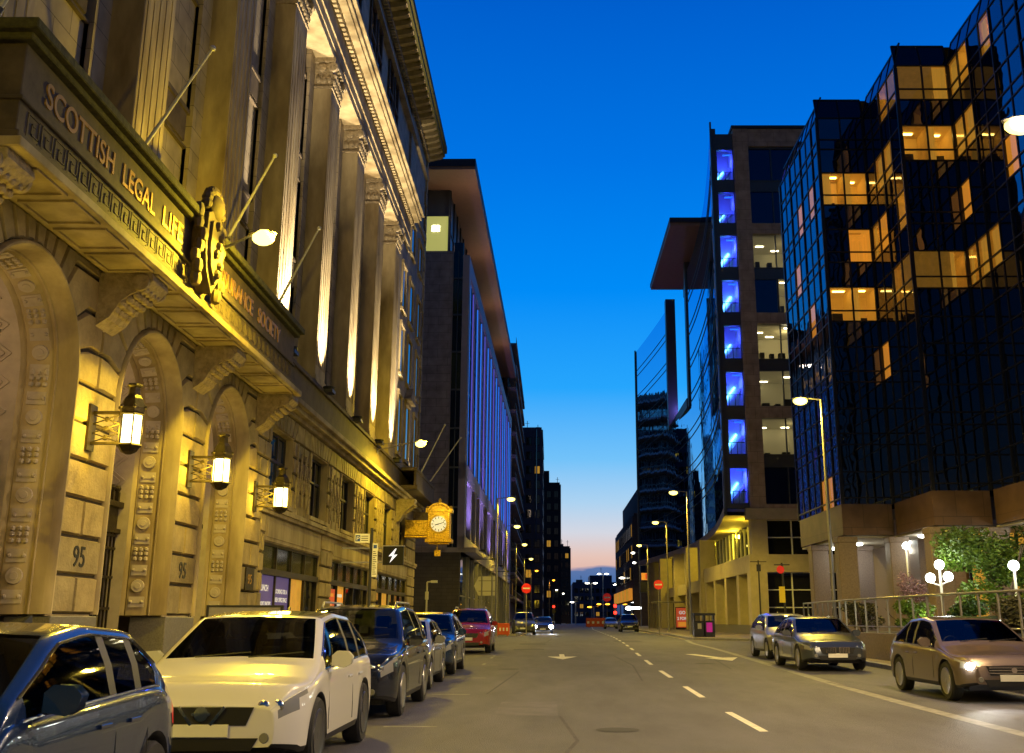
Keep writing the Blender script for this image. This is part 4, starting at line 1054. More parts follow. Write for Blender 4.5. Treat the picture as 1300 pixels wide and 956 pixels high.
    g_ = MB(); g_.prism([(-hw*.72, nose-.01), (-hw*.62, nose-.17), (hw*.62, nose-.17), (hw*.72, nose-.01)], 'y', yn, .02); gr = g_.build('grille', M['car_trim'], C_, world=False)
    gs = MB()
    if grille == 'kidney':
        for s_ in (-1, 1):
            for k in range(6): xx = s_*(.07+k*.042); gs.box(xx-.006, xx+.006, yn-.012, yn, nose-.15, nose-.02)
            gs.box(s_*.05-.006, s_*.05+.006, yn-.02, yn, nose-.165, nose-.005); gs.box(min(s_*.05, s_*.31), max(s_*.05, s_*.31), yn-.02, yn, nose-.012, nose); gs.box(min(s_*.05, s_*.31), max(s_*.05, s_*.31), yn-.02, yn, nose-.17, nose-.158); gs.box(s_*.31-.006, s_*.31+.006, yn-.02, yn, nose-.165, nose-.005)
    elif grille == 'vee':
        for s_ in (-1, 1): gs.obox((s_*.15, yn-.012, nose-.085), (s_*.8, 0, 1), (0, 1, 0), (1, 0, -s_*.8), .10, .012, .014)
        gs.lathe((0, yn-.012, nose-.07), [(.065, -.008), (.065, .008)], 18, 'y'); gs.box(-.085, .085, yn-.026, yn-.016, nose-.083, nose-.057)
    else:
        for k in range(3): gs.box(-hw*.66, hw*.66, yn-.01, yn, nose-.045-k*.045, nose-.033-k*.045)
        gs.lathe((0, yn-.01, nose-.08), [(.05, -.008), (.05, .006)], 18, 'y')
    gs.build('grille_bars', M['chrome'], gr, world=False)
    MB().prism([(-hw*.8, .40), (-hw*.7, .29), (hw*.7, .29), (hw*.8, .40)], 'y', yn+.002, .02).build('lower_intake', M['car_trim'], C_, world=False)
    pl = MB().box(-.26, .26, yn-.02, yn-.003, nose-.27+.0, nose-.16).build('number_plate', M[plate], C_, world=False, bevel=.003)
    if plate_text: text(plate_text, 'plate_characters', M['black_letter'], pl, (-.23, yn-.0215, nose-.25), .1, '-y', .46, .0006, world=False)
    for s_ in (-1, 1):
        MB().lathe((s_*hw*.88, .035, .40), [(.045, .0), (.05, -.03), (.04, -.045)], 12, 'y').build('fog_lamp', M['head_glass'], C_, world=False)
        xm = wd(cy_+.3)+.10; ym = cy_+.42
        mb = MB().prism([(s_*(xm-.09), belt+.04), (s_*(xm-.09), belt+.12), (s_*(xm-.05), belt+.155), (s_*(xm+.05), belt+.15), (s_*(xm+.09), belt+.11), (s_*(xm+.075), belt+.05), (s_*(xm+.02), belt+.02)], 'y', ym-.05, ym+.045).tube((s_*(xm-.14), ym+.02, belt+.02), (s_*(xm-.02), ym, belt+.07), .03, .03, 8)
        mo = mb.build('wing_mirror', M[paint], C_, world=False, smooth=True, bevel=.018)
        MB().box(s_*xm-.065, s_*xm+.065, ym+.047, ym+.052, belt+.05, belt+.15).build('mirror_glass', M['car_trim'], mo, world=False, smooth=True)
        for k, yy in enumerate(((r0+r1)/2-.15, r1-.25)):
            w_ = wd(yy); MB().box(s_*w_*.99-.012, s_*w_*.99+.022, yy-.09, yy+.09, belt-.145, belt-.118).build('door_handle', M[paint], C_, world=False, bevel=.004)
    # door shut lines
    for s_ in (-1, 1):
        b = MB()
        for yy in (cy_+.30, (r0+r1)/2+.05, r1+.02):
            w_ = wd(yy); zb_ = .35; b.path([(s_*(w_+.0015), yy, .36), (s_*(w_+.0015), yy, .55), (s_*(w_*.993+.0015), yy, .72), (s_*(w_*.965+.002), yy, belt-.01)], .004, 4)
        b.build('shut_lines', M['black_letter'], C_, world=False)
    # projector lamps inside headlights
    for s_ in (-1, 1):
        yy = .16; w_ = wd(yy); zz = zbe(yy)-.06
        if lights_on: 
            MB().ball((s_*w_*.93, .07, zz), .085 if lights_on == 'head_on' else .2, 12, (1.1, .6, .75)).build('lit_lamp', M[lights_on], C_, world=False, smooth=True)
            light('headlight_beam', 'SPOT', Vector((x, y, gz(y+L/2)))+Vector((s_*w_*.9, -.08, zz)), 160, (1, .95, .85), C_, .05, Vector((x+s_*w_*.9, y-12, -.3)), 70, .8)
        else:
            for q in (0, 1): MB().lathe((s_*(w_*.86-q*.12), .11-.05*q, zz), [(.05, .05), (.058, -.035), (.04, -.045)], 14, 'y').build('lamp_reflector', M['chrome'], C_, world=False, smooth=True)
    # seats, dashboard and steering wheel seen through the glass
    if y < 45:
        b = MB().prism([(cy_+.12, belt-.2), (cy_+.12, belt-.02), (cy_+.5, belt+.0), (cy_+.62, belt-.06), (cy_+.62, belt-.3)], 'x', -Wd/2+.2, Wd/2-.2); b.build('dashboard', M['interior'], C_, world=False, bevel=.01)
        for s_ in (-1, 1):
            b = MB().prism([(r0+.25, belt-.45), (r0+.45, belt+.28), (r0+.58, belt+.28), (r0+.45, belt-.45)], 'x', s_*.37-.24, s_*.37+.24).box(s_*.37-.13, s_*.37+.13, r0+.49, r0+.58, belt+.30, min(H-.12, belt+.48)).build('front_seat', M['interior'], C_, world=False, bevel=.03)
            b = MB().prism([(r1-.45, belt-.4), (r1-.25, belt+.18), (r1-.15, belt+.18), (r1-.25, belt-.4)], 'x', s_*.33-.3, s_*.33+.3).box(s_*.38-.12, s_*.38+.12, r1-.22, r1-.14, belt+.19, belt+.34).build('rear_seat', M['interior'], C_, world=False, bevel=.03)
        b = MB(); wc = Vector((-.37, cy_+.72, belt+.02)); pts = [wc+Vector((.18*math.cos(q*PI/8), .06*math.sin(q*PI/8), .17*math.sin(q*PI/8))) for q in range(17)]
        b.path(pts, .014, 6).path([pts[0], pts[8]], .014, 6).build('steering_wheel', M['car_trim'], C_, world=False)
        MB().box(-.11, .11, r0-.12, r0-.09, H-.24, H-.17).build('rear_view_mirror', M['car_trim'], C_, world=False, bevel=.01)
    # wipers, aerial
    b = MB()
    for s_ in (0, 1):
        x0 = -.45+s_*.55; pts = [(x0+.0, cy_+.07, zt(cy_+.07)+.012), (x0+.55, cy_+.15, zt(cy_+.15)+.012)]; b.path(pts, .008, 5)
    b.build('wipers', M['car_trim'], C_, world=False)
    # seats and wheel hinted behind the windscreen are hidden by the tinted glass; aerial on the roof
    MB().prism([(r1-.35, H-.03), (r1-.18, H-.03), (r1-.2, H+.045)], 'x', -.012, .012).build('aerial', M['car_trim'], C_, world=False)
    if roof_rails:
        for s_ in (-1, 1):
            wrl = wd((r0+r1)/2)*.965-tum-.05
            MB().path([(s_*wrl, r0+.1, H-.06), (s_*wrl, r0+.25, H+.03), (s_*wrl, r1-.1, H+.03), (s_*wrl, r1+.1, H-.05)], .018, 6).build('roof_rail', M['alloy'], C_, world=False)
    return C_
make_car('hatchback', 'glossy blue rounded hatchback at the bottom left corner of the photo', 'car', -3.70, 5.25, 3.62, 1.66, 1.44, 'paint_blue', cowl=(.72, .98), roof=(1.55, 2.75), rear=(3.35, .98), belt=.92, hood=.86, wr=.30, axles=(.66, 2.98), group='cars parked along the left kerb', rim='alloy')
make_car('crossover_car', 'cream white crossover parked behind the blue hatchback', 'car', -3.22, 10.35, 4.35, 1.82, 1.56, 'paint_white', cowl=(1.0, 1.03), roof=(1.85, 3.35), rear=(4.1, 1.08), belt=.96, hood=.92, wr=.35, axles=(.88, 3.52), group='cars parked along the left kerb', grille='vee', nose=.68, roofmat='paint_grey', rim='alloy_dark')
make_car('large_suv', 'dark navy estate SUV with roof rails between the white crossover and silver car', 'car', -3.27, 16.5, 4.85, 1.93, 1.70, 'paint_navy', cowl=(1.15, 1.10), roof=(2.0, 3.9), rear=(4.65, 1.12), belt=1.02, hood=1.0, wr=.38, axles=(.92, 3.85), group='cars parked along the left kerb', grille='kidney', nose=.74, roof_rails=True)
make_car('saloon_car', 'silver grey car tucked between the dark navy SUV and the blue compact car', 'car', -3.38, 22.4, 4.2, 1.76, 1.46, 'paint_silver', cowl=(1.05, .95), roof=(1.85, 3.1), rear=(3.9, 1.0), belt=.9, hood=.84, wr=.32, group='cars parked along the left kerb', axles=(.85, 3.4))
make_car('compact_suv', 'dark blue compact car parked just in front of the red crossover', 'car', -3.36, 27.7, 4.35, 1.80, 1.56, 'paint_midblue', cowl=(1.05, 1.0), roof=(1.85, 3.35), rear=(4.1, 1.08), belt=.95, hood=.92, wr=.34, axles=(.85, 3.5), group='cars parked along the left kerb', nose=.68, rim='alloy')
make_car('crossover_car', 'bright red crossover at the far end of the left row of parked cars', 'car', -3.22, 41.4, 4.35, 1.84, 1.68, 'paint_red', cowl=(1.0, 1.06), roof=(1.85, 3.35), rear=(4.1, 1.12), belt=1.0, hood=.96, wr=.35, axles=(.88, 3.52), group='cars parked along the left kerb', grille='vee', nose=.74, roof_rails=True)
make_car('saloon_car', 'dark blue grey saloon facing the camera right of the lane arrow', 'car', 7.65, 29.6, 4.55, 1.80, 1.44, 'paint_grey', cowl=(1.25, .93), roof=(2.1, 3.2), rear=(4.1, 1.0), belt=.88, hood=.82, wr=.33, axles=(.85, 3.65), group='cars standing on the right side', grille='kidney', nose=.62)
make_car('hatchback', 'pale silver hatchback half hidden behind the dark saloon on the right', 'car', 8.05, 36.2, 4.1, 1.74, 1.50, 'paint_silver', cowl=(1.0, .98), roof=(1.75, 3.1), rear=(3.9, 1.02), belt=.92, hood=.86, wr=.32, axles=(.8, 3.35), group='cars standing on the right side', nose=.62)
make_car('saloon_car', 'bronze coloured car with lit headlights nearest the camera on the right', 'car', 8.15, 19.6, 4.4, 1.84, 1.50, 'paint_bronze', cowl=(1.15, .98), roof=(1.95, 3.2), rear=(4.1, 1.03), belt=.92, hood=.86, wr=.34, axles=(.85, 3.55), group='cars standing on the right side', lights_on='head_on', nose=.64)
make_car('saloon_car', 'dark car cut off by the right photo edge behind the bronze car', 'car', 11.6, 25.5, 4.4, 1.8, 1.48, 'paint_grey', cowl=(1.15, .98), roof=(1.95, 3.2), rear=(4.1, 1.03), belt=.92, hood=.86, wr=.34, axles=(.85, 3.55), group='cars standing on the right side', nose=.64)
make_car('large_suv', 'dark SUV stopped far down the street beside the left no-entry sign', 'car', -2.3+.0, 90, 4.6, 1.95, 1.85, 'paint_grey', cowl=(1.1, 1.12), roof=(1.95, 3.7), rear=(4.4, 1.15), belt=1.05, hood=1.0, wr=.38, axles=(.9, 3.7), group='cars far down the street', nose=.74)
make_car('saloon_car', 'distant car with dazzling blue white headlights in the middle of the road', 'car', -.75, 97, 4.3, 1.8, 1.5, 'paint_black', wr=.34, group='cars far down the street', lights_on='head_on_blue', nose=.62)
make_car('large_suv', 'black SUV far away by the right kerb near the bright shop sign', 'car', 8.0, 112, 4.5, 1.9, 1.8, 'paint_black', cowl=(1.1, 1.12), roof=(1.95, 3.7), rear=(4.3, 1.15), belt=1.05, hood=1.0, wr=.38, axles=(.9, 3.7), group='cars far down the street', nose=.74)
make_car('saloon_car', 'small pale car in the far distance beside the orange barrier', 'car', 8.2, 150, 4.3, 1.8, 1.5, 'paint_silver', wr=.34, group='cars far down the street', nose=.62)

# ================================================================== STREET LAMPS ON POLES
def pole_lamp(x, y, side, label, lens='lens', power=900, col=WARM, h=10.0, arm=1.0, zb=None):
    z0 = gz(y)+.12 if zb is None else zb; xp = x-side*arm
    if col == WARM and x > 0: col = (1, .70, .34) if y < 35 else (1, .70, .07); power *= 2.1
    t = empty('street_lamp', (xp, y, z0), 0, label, 'street lamp', 'pole street lamps')
    MB().tube((xp, y, z0-.1), (xp, y, z0+1.3), .10, .10, 12).tube((xp, y, z0+1.3), (xp, y, h+.1), .075, .05, 12).tube((xp, y, h+.08), (x-side*.2, y, h+.16), .035, .03, 8).lathe((xp, y, z0-.02), [(.16, 0), (.14, .06), (.1, .1)], 12).build('pole', M['pole_metal'], t, smooth=True)
    MB().ball((x, y, h+.13), .16, 12, (2.2, 1.0, .5)).build('lamp_head', M['pole_metal'], t, smooth=True)
    MB().ball((x, y, h+.03), .2, 14, (1.5, 1, .85)).build('lens', M[lens], t, smooth=True)
    light('lamp_light', 'SPOT', (x, y, h-.12), power*2.0, col, t, .12, (x-side*.001, y, h-10), 170, .4)
    if y < 60: light('lamp_glow', 'POINT', (x, y-.3, h+.0), power*.05, col, t, .12)
    return t
pole_lamp(-14.5, 80.5, -1, 'added street lamp in the side street, unseen behind the stone building', power=1500, col=(1, .72, .42))  # unseen fill lamp, added to lift the near-black stone end wall
pole_lamp(10.2, 42.8, -1, 'street lamp shining in front of the black glass building', power=2400, arm=.85)
pole_lamp(8.6, 75.3, -1, 'street lamp before the curved glass wall, standing by the litter bins', power=2600, arm=.95)
pole_lamp(9.6, 99.2, -1, 'street lamp before the curved glass wall, next after the one by the bins', power=1300)
pole_lamp(10.6, 130.5, -1, 'street lamp before the far end of the curved glass wall', power=1300)
pole_lamp(-3.0, 79.5, 1, 'tallest looking street lamp on the left, above the red crossover', power=1500, zb=gz(80))
pole_lamp(-3.3, 103.5, 1, 'second street lamp from the front on the left, above the dark SUV', power=1300)
pole_lamp(-3.2, 129, 1, 'third street lamp from the front on the left, beside the no-entry sign', power=1200)
pole_lamp(-3.0, 160, 1, 'fourth street lamp from the front on the left', power=1000)
pole_lamp(-2.7, 199, 1, 'fifth street lamp on the left, glowing orange', lens='lens_orange', power=1200, col=(1, .5, .06))
pole_lamp(.5, 247, 1, 'sixth street lamp on the left, glowing orange', lens='lens_orange', power=1200, col=(1, .5, .06))
pole_lamp(1.4, 290, 1, 'seventh street lamp on the left, pale and distant', lens='lens_white', power=600, h=9)
pole_lamp(3.6, 330, 1, 'farthest small street lamp on the left', lens='lens_white', power=600, h=9)
pole_lamp(12.8, 170, -1, 'street lamp at the brown block beyond the glass wall, on the right', lens='lens_white', power=600, h=11.5)
pole_lamp(14.5, 190, -1, 'tall pale street lamp on the far right of the road gap', lens='lens_white', power=600, h=11)
pole_lamp(9.3, 12, -1, 'street lamp at the near right kerb outside the photo', power=1100, arm=.85)
pole_lamp(8.9, 18.5, -1, 'dazzling street lamp at the right edge of the photo', power=3600, arm=.8, h=10.4)
pole_lamp(9.0, -9, -1, 'added unseen lamp at the right kerb behind the camera', power=2400, arm=.8)  # added out of view to throw light on the stone facade and road
def mast(px, y, ztop, label, heads=2, lens='lens_white'):
    x = (px-700)*y/1395
    t = empty('lighting_mast', (x, y, 0), 0, label, 'lamp mast', 'tall masts in the distance')
    MB().tube((x, y, -.3), (x, y, ztop), .22, .14, 10).tube((x-1.2, y, ztop), (x+1.2, y, ztop), .08, .08, 6).build('pole', M['pole_metal'], t)
    for s_ in ((-1, 1) if heads == 2 else (-1,)): MB().ball((x+s_*1.1, y, ztop-.1), .35, 10, (1.7, 1, .5)).build('lens', M[lens], t, smooth=True)
mast(751, 300, 11.2, 'twin headed mast left of centre above the dark distant block')
mast(766, 320, 14.5, 'tallest twin headed mast above the orange barrier')
mast(787, 300, 10.8, 'single headed mast right of centre above the distant block', 1)
mast(797, 230, 10.0, 'single headed mast against the brown block on the right', 1)
mast(731, 330, 6.6, 'low single headed mast at the left of the road gap', 1)
mast(754, 280, 4.6, 'orange glowing twin lamp low in the road gap, left of the tallest mast', 1, 'lens_orange')
mast(766, 280, 5.3, 'orange glowing twin lamp low in the road gap, under the tallest mast', 2, 'lens_orange')

# ================================================================== generic facade pieces
def fr_(p0, p1):
    d = Vector((p1[0]-p0[0], p1[1]-p0[1], 0)); ln_ = d.length; d.normalize(); n_ = Vector((d.y, -d.x, 0)); return Vector((p0[0], p0[1], 0)), d, n_, ln_
def wallbox(b, F, s0, s1, z0, z1, d0, d1):
    """box on facade frame: along s0..s1, height z0..z1, out d0..d1 along the outward normal"""
    o, d, n_, _ = F; c = o+d*((s0+s1)/2)+n_*((d0+d1)/2)+Vector((0, 0, (z0+z1)/2))
    return b.obox(c, d, n_, (0, 0, 1), abs(s1-s0)/2, abs(d1-d0)/2, abs(z1-z0)/2)
def wquad(b, F, s0, s1, z0, z1, dd):
    o, d, n_, _ = F; q = o+n_*dd
    return b.quad(tuple(q+d*s0+Vector((0, 0, z0))), tuple(q+d*s1+Vector((0, 0, z0))), tuple(q+d*s1+Vector((0, 0, z1))), tuple(q+d*s0+Vector((0, 0, z1))))
def room(parent, F, s0, s1, z0, z1, depth=2.2, wall='room_warm', tube='tube_warm', ntube=1, blind=0, desk=False):
    b = MB(); o, d, n_, _ = F
    wquad(b, F, s0, s1, z0, z1, -depth)
    for s_ in (s0, s1):
        a = o+d*s_; b.quad(tuple(a-n_*.05+Vector((0, 0, z0))), tuple(a-n_*depth+Vector((0, 0, z0))), tuple(a-n_*depth+Vector((0, 0, z1))), tuple(a-n_*.05+Vector((0, 0, z1))))
    for zz in (z0, z1):
        b.quad(*[tuple(o+d*s_-n_*q+Vector((0, 0, zz))) for s_, q in ((s0, .05), (s1, .05), (s1, depth), (s0, depth))])
    r = b.build('lit_room', M[wall], parent)
    t = MB(); w_ = s1-s0
    for k in range(ntube):
        c = s0+w_*(k+.5)/ntube+random.uniform(-.1, .1)*w_/ntube; dd = -random.uniform(.5, depth-.6)
        wallbox(t, F, c-.32, c+.32, z1-.06, z1-.02, dd-.08, dd+.08)
    t.build('ceiling_light', M[tube], r)
    if desk:
        t = MB(); k = s0+.3
        while k < s1-.5:
            h_ = random.uniform(.2, .9); wallbox(t, F, k, k+random.uniform(.3, .7), z0+.01, z0+h_, -1.1, -.6); k += random.uniform(.7, 1.5)
        t.build('office_furniture', M['furniture_dark'], r)
    if blind:
        t = MB(); wquad(t, F, s0+.03, s0+(s1-s0)*blind, z0, z1, -.18); t.build('window_blind', M['blind'], r)
    return r

# ================================================================== BLACK GLASS BUILDING
BG = empty('black_glass_building', (18, 52, 0), 0, 'black glass office building with stepped corners and orange lit rooms', 'building')
V = [(15.25, 66), (15.25, 56.0), (17.9, 56.0), (17.9, 50.0), (20.62, 50.0), (20.62, 36.5), (23.4, 36.5), (23.4, 30), (30, 30)]
ZG0, ZG1, ZTOP = 7.2, 29.3, 30.6
ST = 3.4
lit = {1: {0: [(1, 0)], 1: [], }, 2: {}, }
LIT = {  # face index -> {storey k from top: [cols]}
    1: {1: [0, 1], 3: [0, 1]}, 3: {0: [0, 1], 1: [0, 1], 3: [0, 1]},
    2: {0: [2, 3], 1: [1, 2], 2: [0, 3], 3: [2, 3]}, 4: {0: [0, 1, 3], 1: [0, 1], 3: [0, 1, 2], 4: [5]}, 0: {}}
DIM = {2: {2: [1], 4: [0]}, 4: {2: [0, 4]}, 0: {1: [3, 5], 2: [2], 3: [4], 6: [4, 5]}, 1: {2: [1]}}
cc = MB(); off = [(x+3.2, y+(3.2 if i not in (0,) else 0)) for i, (x, y) in enumerate(V)]
cc.prism([(18.6, 66), (18.6, 59.3), (21.2, 59.3), (21.2, 53.3), (24, 53.3), (24, 39.8), (26.6, 39.8), (26.6, 33.2), (40, 33.2), (40, 66)], 'z', 7.3, ZTOP-.4)
cc.build('building_core', M['mullion_dark'], BG)
for fi in range(7):
    F = fr_(V[fi], V[fi+1]); ln_ = F[3]; nc = max(2, round(ln_/1.42)); cw = ln_/nc
    fx = MB()
    for c in range(nc+1): wallbox(fx, F, c*cw-.045-(.05 if c in (0, nc) else 0), c*cw+.045+(.05 if c in (0, nc) else 0), ZG0, ZG1, -.06, .07 if c % 2 == 0 else .04)
    k = 0
    zt_ = ZG1
    while zt_ > ZG0+.5:
        for zz in (zt_, zt_-1.35, zt_-1.95):
            if zz > ZG0: wallbox(fx, F, -.02, ln_+.02, zz-.035, zz+.035, -.05, .05)
        zt_ -= ST
    fo = fx.build('curtain_wall_frame', M['mullion_dark'], BG)
    zt_ = ZG1; k = 0
    while zt_ > ZG0+.2:
        zb_ = max(ZG0, zt_-ST); L_ = LIT.get(fi, {}).get(k, []); D_ = DIM.get(fi, {}).get(k, [])
        b = MB(); run = []; wz = zt_-1.95; wquad(b, F, 0, ln_, zb_, wz, 0)
        b.build('spandrel_glass', M['black_glass'], fo, fix=False)
        for c in range(nc):
            kd = c in L_ or c in D_
            if run and run[-1][0] == kd: run[-1][2] = c+1
            else: run.append([kd, c, c+1])
        for kd, c0, c1 in run:
            b = MB(); wquad(b, F, c0*cw, c1*cw, wz, zt_, 0); b.build('clear_glass_band' if kd else 'glass_band', M['clear_glass' if kd else 'black_glass'], fo, fix=False)
        for c in L_: room(BG, F, c*cw+.03, (c+1)*cw-.03, zt_-1.94, zt_-.02, 1.9, blind=random.choice([.98, .6, .0, .45, .3]), desk=True, wall=random.choice(['room_warm', 'room_warm', 'room_amber']))
        for c in D_: room(BG, F, c*cw+.03, (c+1)*cw-.03, zt_-1.94, zt_-.02, 1.9, wall='blind', tube='room_warm')
        zt_ -= ST; k += 1
    # sloping parapet glass
    o, d, n_, _ = F; b = MB(); P0 = o+n_*.02
    for c in range(nc):
        b.quad(tuple(P0+d*(c*cw)+Vector((0, 0, ZG1+.03))), tuple(P0+d*((c+1)*cw)+Vector((0, 0, ZG1+.03))), tuple(P0-n_*.35+d*((c+1)*cw)+Vector((0, 0, ZTOP))), tuple(P0-n_*.35+d*(c*cw)+Vector((0, 0, ZTOP))))
    pg = b.build('parapet_glass', M['black_glass'], fo, fix=False)
    b = MB()
    for c in range(nc+1): b.tube(P0+d*(c*cw)+Vector((0, 0, ZG1)), P0-n_*.35+d*(c*cw)+Vector((0, 0, ZTOP+.02)), .05, .05, 4)
    b.tube(P0-n_*.35+Vector((0, 0, ZTOP)), P0-n_*.35+d*ln_+Vector((0, 0, ZTOP)), .06, .06, 4)
    b.build('parapet_bars', M['mullion_dark'], fo)
    # granite fascia
    b = MB(); fr0 = n_.y < -.5
    wallbox(b, F, -.11 if fr0 else .51, ln_-(.13 if fr0 else -.0), 5.6 if fr0 else 5.603, ZG0 if fr0 else ZG0-.004, -.5, .12 if fr0 else .115)
    b.build('granite_fascia', M['granite_panels'], BG)
MB().prism([(x+.35, y+.35) for x, y in V[:8]]+[(40, 30.3), (40, 66)], 'z', ZTOP-.1, ZTOP-.02).build('roof', M['roof_dark'], BG)
MB().prism([(x+.1, y+.1) for x, y in V[:8]]+[(40, 30.1), (40, 66)], 'z', 5.50, 5.595).build('arcade_ceiling', M['soffit_pale'], BG)
for (x, y) in V[1:7]+[(15.45, 62.6), (18.0, 62.6), (20.9, 56.4), (23.4, 50)]:
    b = MB().box(x-.48, x+.48, y-.42, y+.48, -.2, 5.5).box(x-.52, x+.52, y-.46, y+.52, 5.2, 5.5)
    b.build('granite_column', M['granite_plain'], BG, bevel=.03)
for (x, y) in ((17.0, 60.6), (19.0, 54.5), (16.6, 64.4), (21.8, 47), (22, 41), (19.5, 59)):
    b = MB().lathe((x, y, 5.44), [(.42, .05), (.46, 0), (.40, -.05)], 20).build('ceiling_downlight', M['globe'], BG)
    light('downlight', 'POINT', (x, y, 5.0), 50, (1, .93, .72), BG, .2)
GW = fr_((24.2, 52), (24.2, 34)); b = MB()
for s_ in range(0, 19, 3): wallbox(b, GW, s_-.08, s_+.08, 0, 5.5, -.1, .1)
for zz in (.3, 2.6, 4.3): wallbox(b, GW, 0, 18, zz-.06, zz+.06, -.08, .08)
gf = b.build('ground_floor_glazing', M['mullion_dark'], BG)
b = MB(); wquad(b, GW, 0, 18, .3, 5.5, -.02); b.build('pane', M['black_glass'], gf, fix=False)
GW = fr_((20.5, 53.2), (24.2, 53.2)); b = MB(); wquad(b, GW, 0, 3.7, .2, 5.5, 0); lw_ = b.build('lobby_window', M['amber_lit'], BG)
b = MB(); 
for s_ in (0, 1.2, 2.4, 3.7): wallbox(b, GW, s_-.07, s_+.07, .2, 5.5, 0, .1)
for zz in (1.2, 2.6, 4.4): wallbox(b, GW, 0, 3.7, zz-.06, zz+.06, .0, .08)
b.build('window_frame', M['mullion_dark'], lw_)
MB().box(24.4, 40, 30.5, 66, -.2, 5.5).box(19.5, 24.4, 57.5, 66, -.2, 5.5).build('inner_wall', M['granite_plain'], BG)

# ================================================================== CURVED GLASS OFFICE BUILDING
BB = empty('curved_glass_office', (16, 86, 0), 0, 'tall office building with a curved mirror glass wall and blue lit stair windows', 'building')
YF = 85.0
tops = [40.8-3.95*k for k in range(8)]
ST_ = fr_((13.8, YF), (15.72, YF))   # stair strip
# stone frame front
b = MB()
b.box(15.72, 17.0, YF-.35, YF+.6, 9.9, 42.6)
for g0 in range(0, 8, 2):
    zt_ = tops[g0]; zb_ = tops[g0+1]-2.95
    b.box(17.0, 27, YF-.3, YF+.6, zb_-.95 if g0 < 6 else 9.9, zb_)
b.box(17.0, 27, YF-.3, YF+.6, 41.0, 42.6)
for xx in (22.9,): b.box(xx, xx+1.2, YF-.32, YF+.6, 9.9, 41.0)
b.build('stone_frame', M['bb_cladding'], BB)
MB().box(15.6, 27, YF-.42, YF+10, 42.6, 42.9).build('roof_edge', M['roof_dark'], BB)
# stairwell: white shaft with flights, lit from blue lamps
b = MB().box(13.85, 14.25, YF-.15, YF+.5, 9.9, 42.7)
for k, zt_ in enumerate(tops): b.box(14.25, 15.72, YF-.12, YF+.5, zt_, (tops[k-1]-2.9) if k else 42.2)
b.box(14.25, 15.72, YF-.12, YF+.5, 9.9, tops[-1]-2.9)
b.build('stair_wall_frame', M['mullion_grey'], BB)
sh = MB().box(14.25, 15.72, YF+2.6, YF+2.75, 9.9, 42).box(14.1, 14.25, YF+.5, YF+2.7, 9.9, 42).box(15.72, 15.85, YF+.6, YF+2.7, 9.9, 42).build('stair_shaft', M['stair_white'], BB)
for k, zt_ in enumerate(tops):
    zb_ = zt_-2.9
    fl = MB().prism([(14.3, zb_-.25), (14.3, zb_-.0), (15.7, zb_+1.9), (15.7, zb_+1.55)], 'y', YF+1.5, YF+2.5).box(14.26, 15.7, YF+.5, YF+1.2, zb_-.2, zb_+.02)
    fl.build('stair_flight', M['stair_white'], BB)
    rl = MB().tube((14.6, YF+.7, zb_), (14.6, YF+.7, zb_+1.1), .03, .03, 6).tube((14.3, YF+.7, zb_+1.1), (15.7, YF+.7, zb_+1.1), .03, .03, 6).tube((15.1, YF+.7, zb_), (15.1, YF+.7, zb_+1.1), .03, .03, 6)
    rl.build('stair_rail', M['mullion_dark'], BB)
    MB().box(15.0, 15.66, YF+.9, YF+1.1, zt_-.12, zt_-.04).build('stair_lamp', M['led_blue'], BB)
    light('stair_light', 'POINT', (15.2, YF+1.15, zt_-.75), (120, 90, 190, 150, 100, 170, 140, 210)[k], (.035, .05, 1), BB, .1)
    MB().obox((14.95, YF+2.45, zb_+1.5), (1, 0, 1.35), (0, 1, 0), (-1.35, 0, 1), (.5, .35, .75, .8, .45, .75, .7, .6)[k], .03, (.05, .03, .09, .1, .06, .08, .09, .07)[k]).build('stair_tube_light', M['stair_tube'], BB)
    w = MB().box(14.25, 15.72, YF-.06, YF-.03, zb_, zb_+.05).box(14.25, 14.30, YF-.06, YF-.02, zb_, zt_).box(15.67, 15.72, YF-.06, YF-.02, zb_, zt_).box(14.25, 15.72, YF-.06, YF-.02, zt_-.05, zt_).build('stair_window', M['mullion_dark'], BB)
    MB().quad((14.25, YF-.04, zb_), (15.72, YF-.04, zb_), (15.72, YF-.04, zt_), (14.25, YF-.04, zt_)).build('pane', M['clear_glass'], w, fix=False)
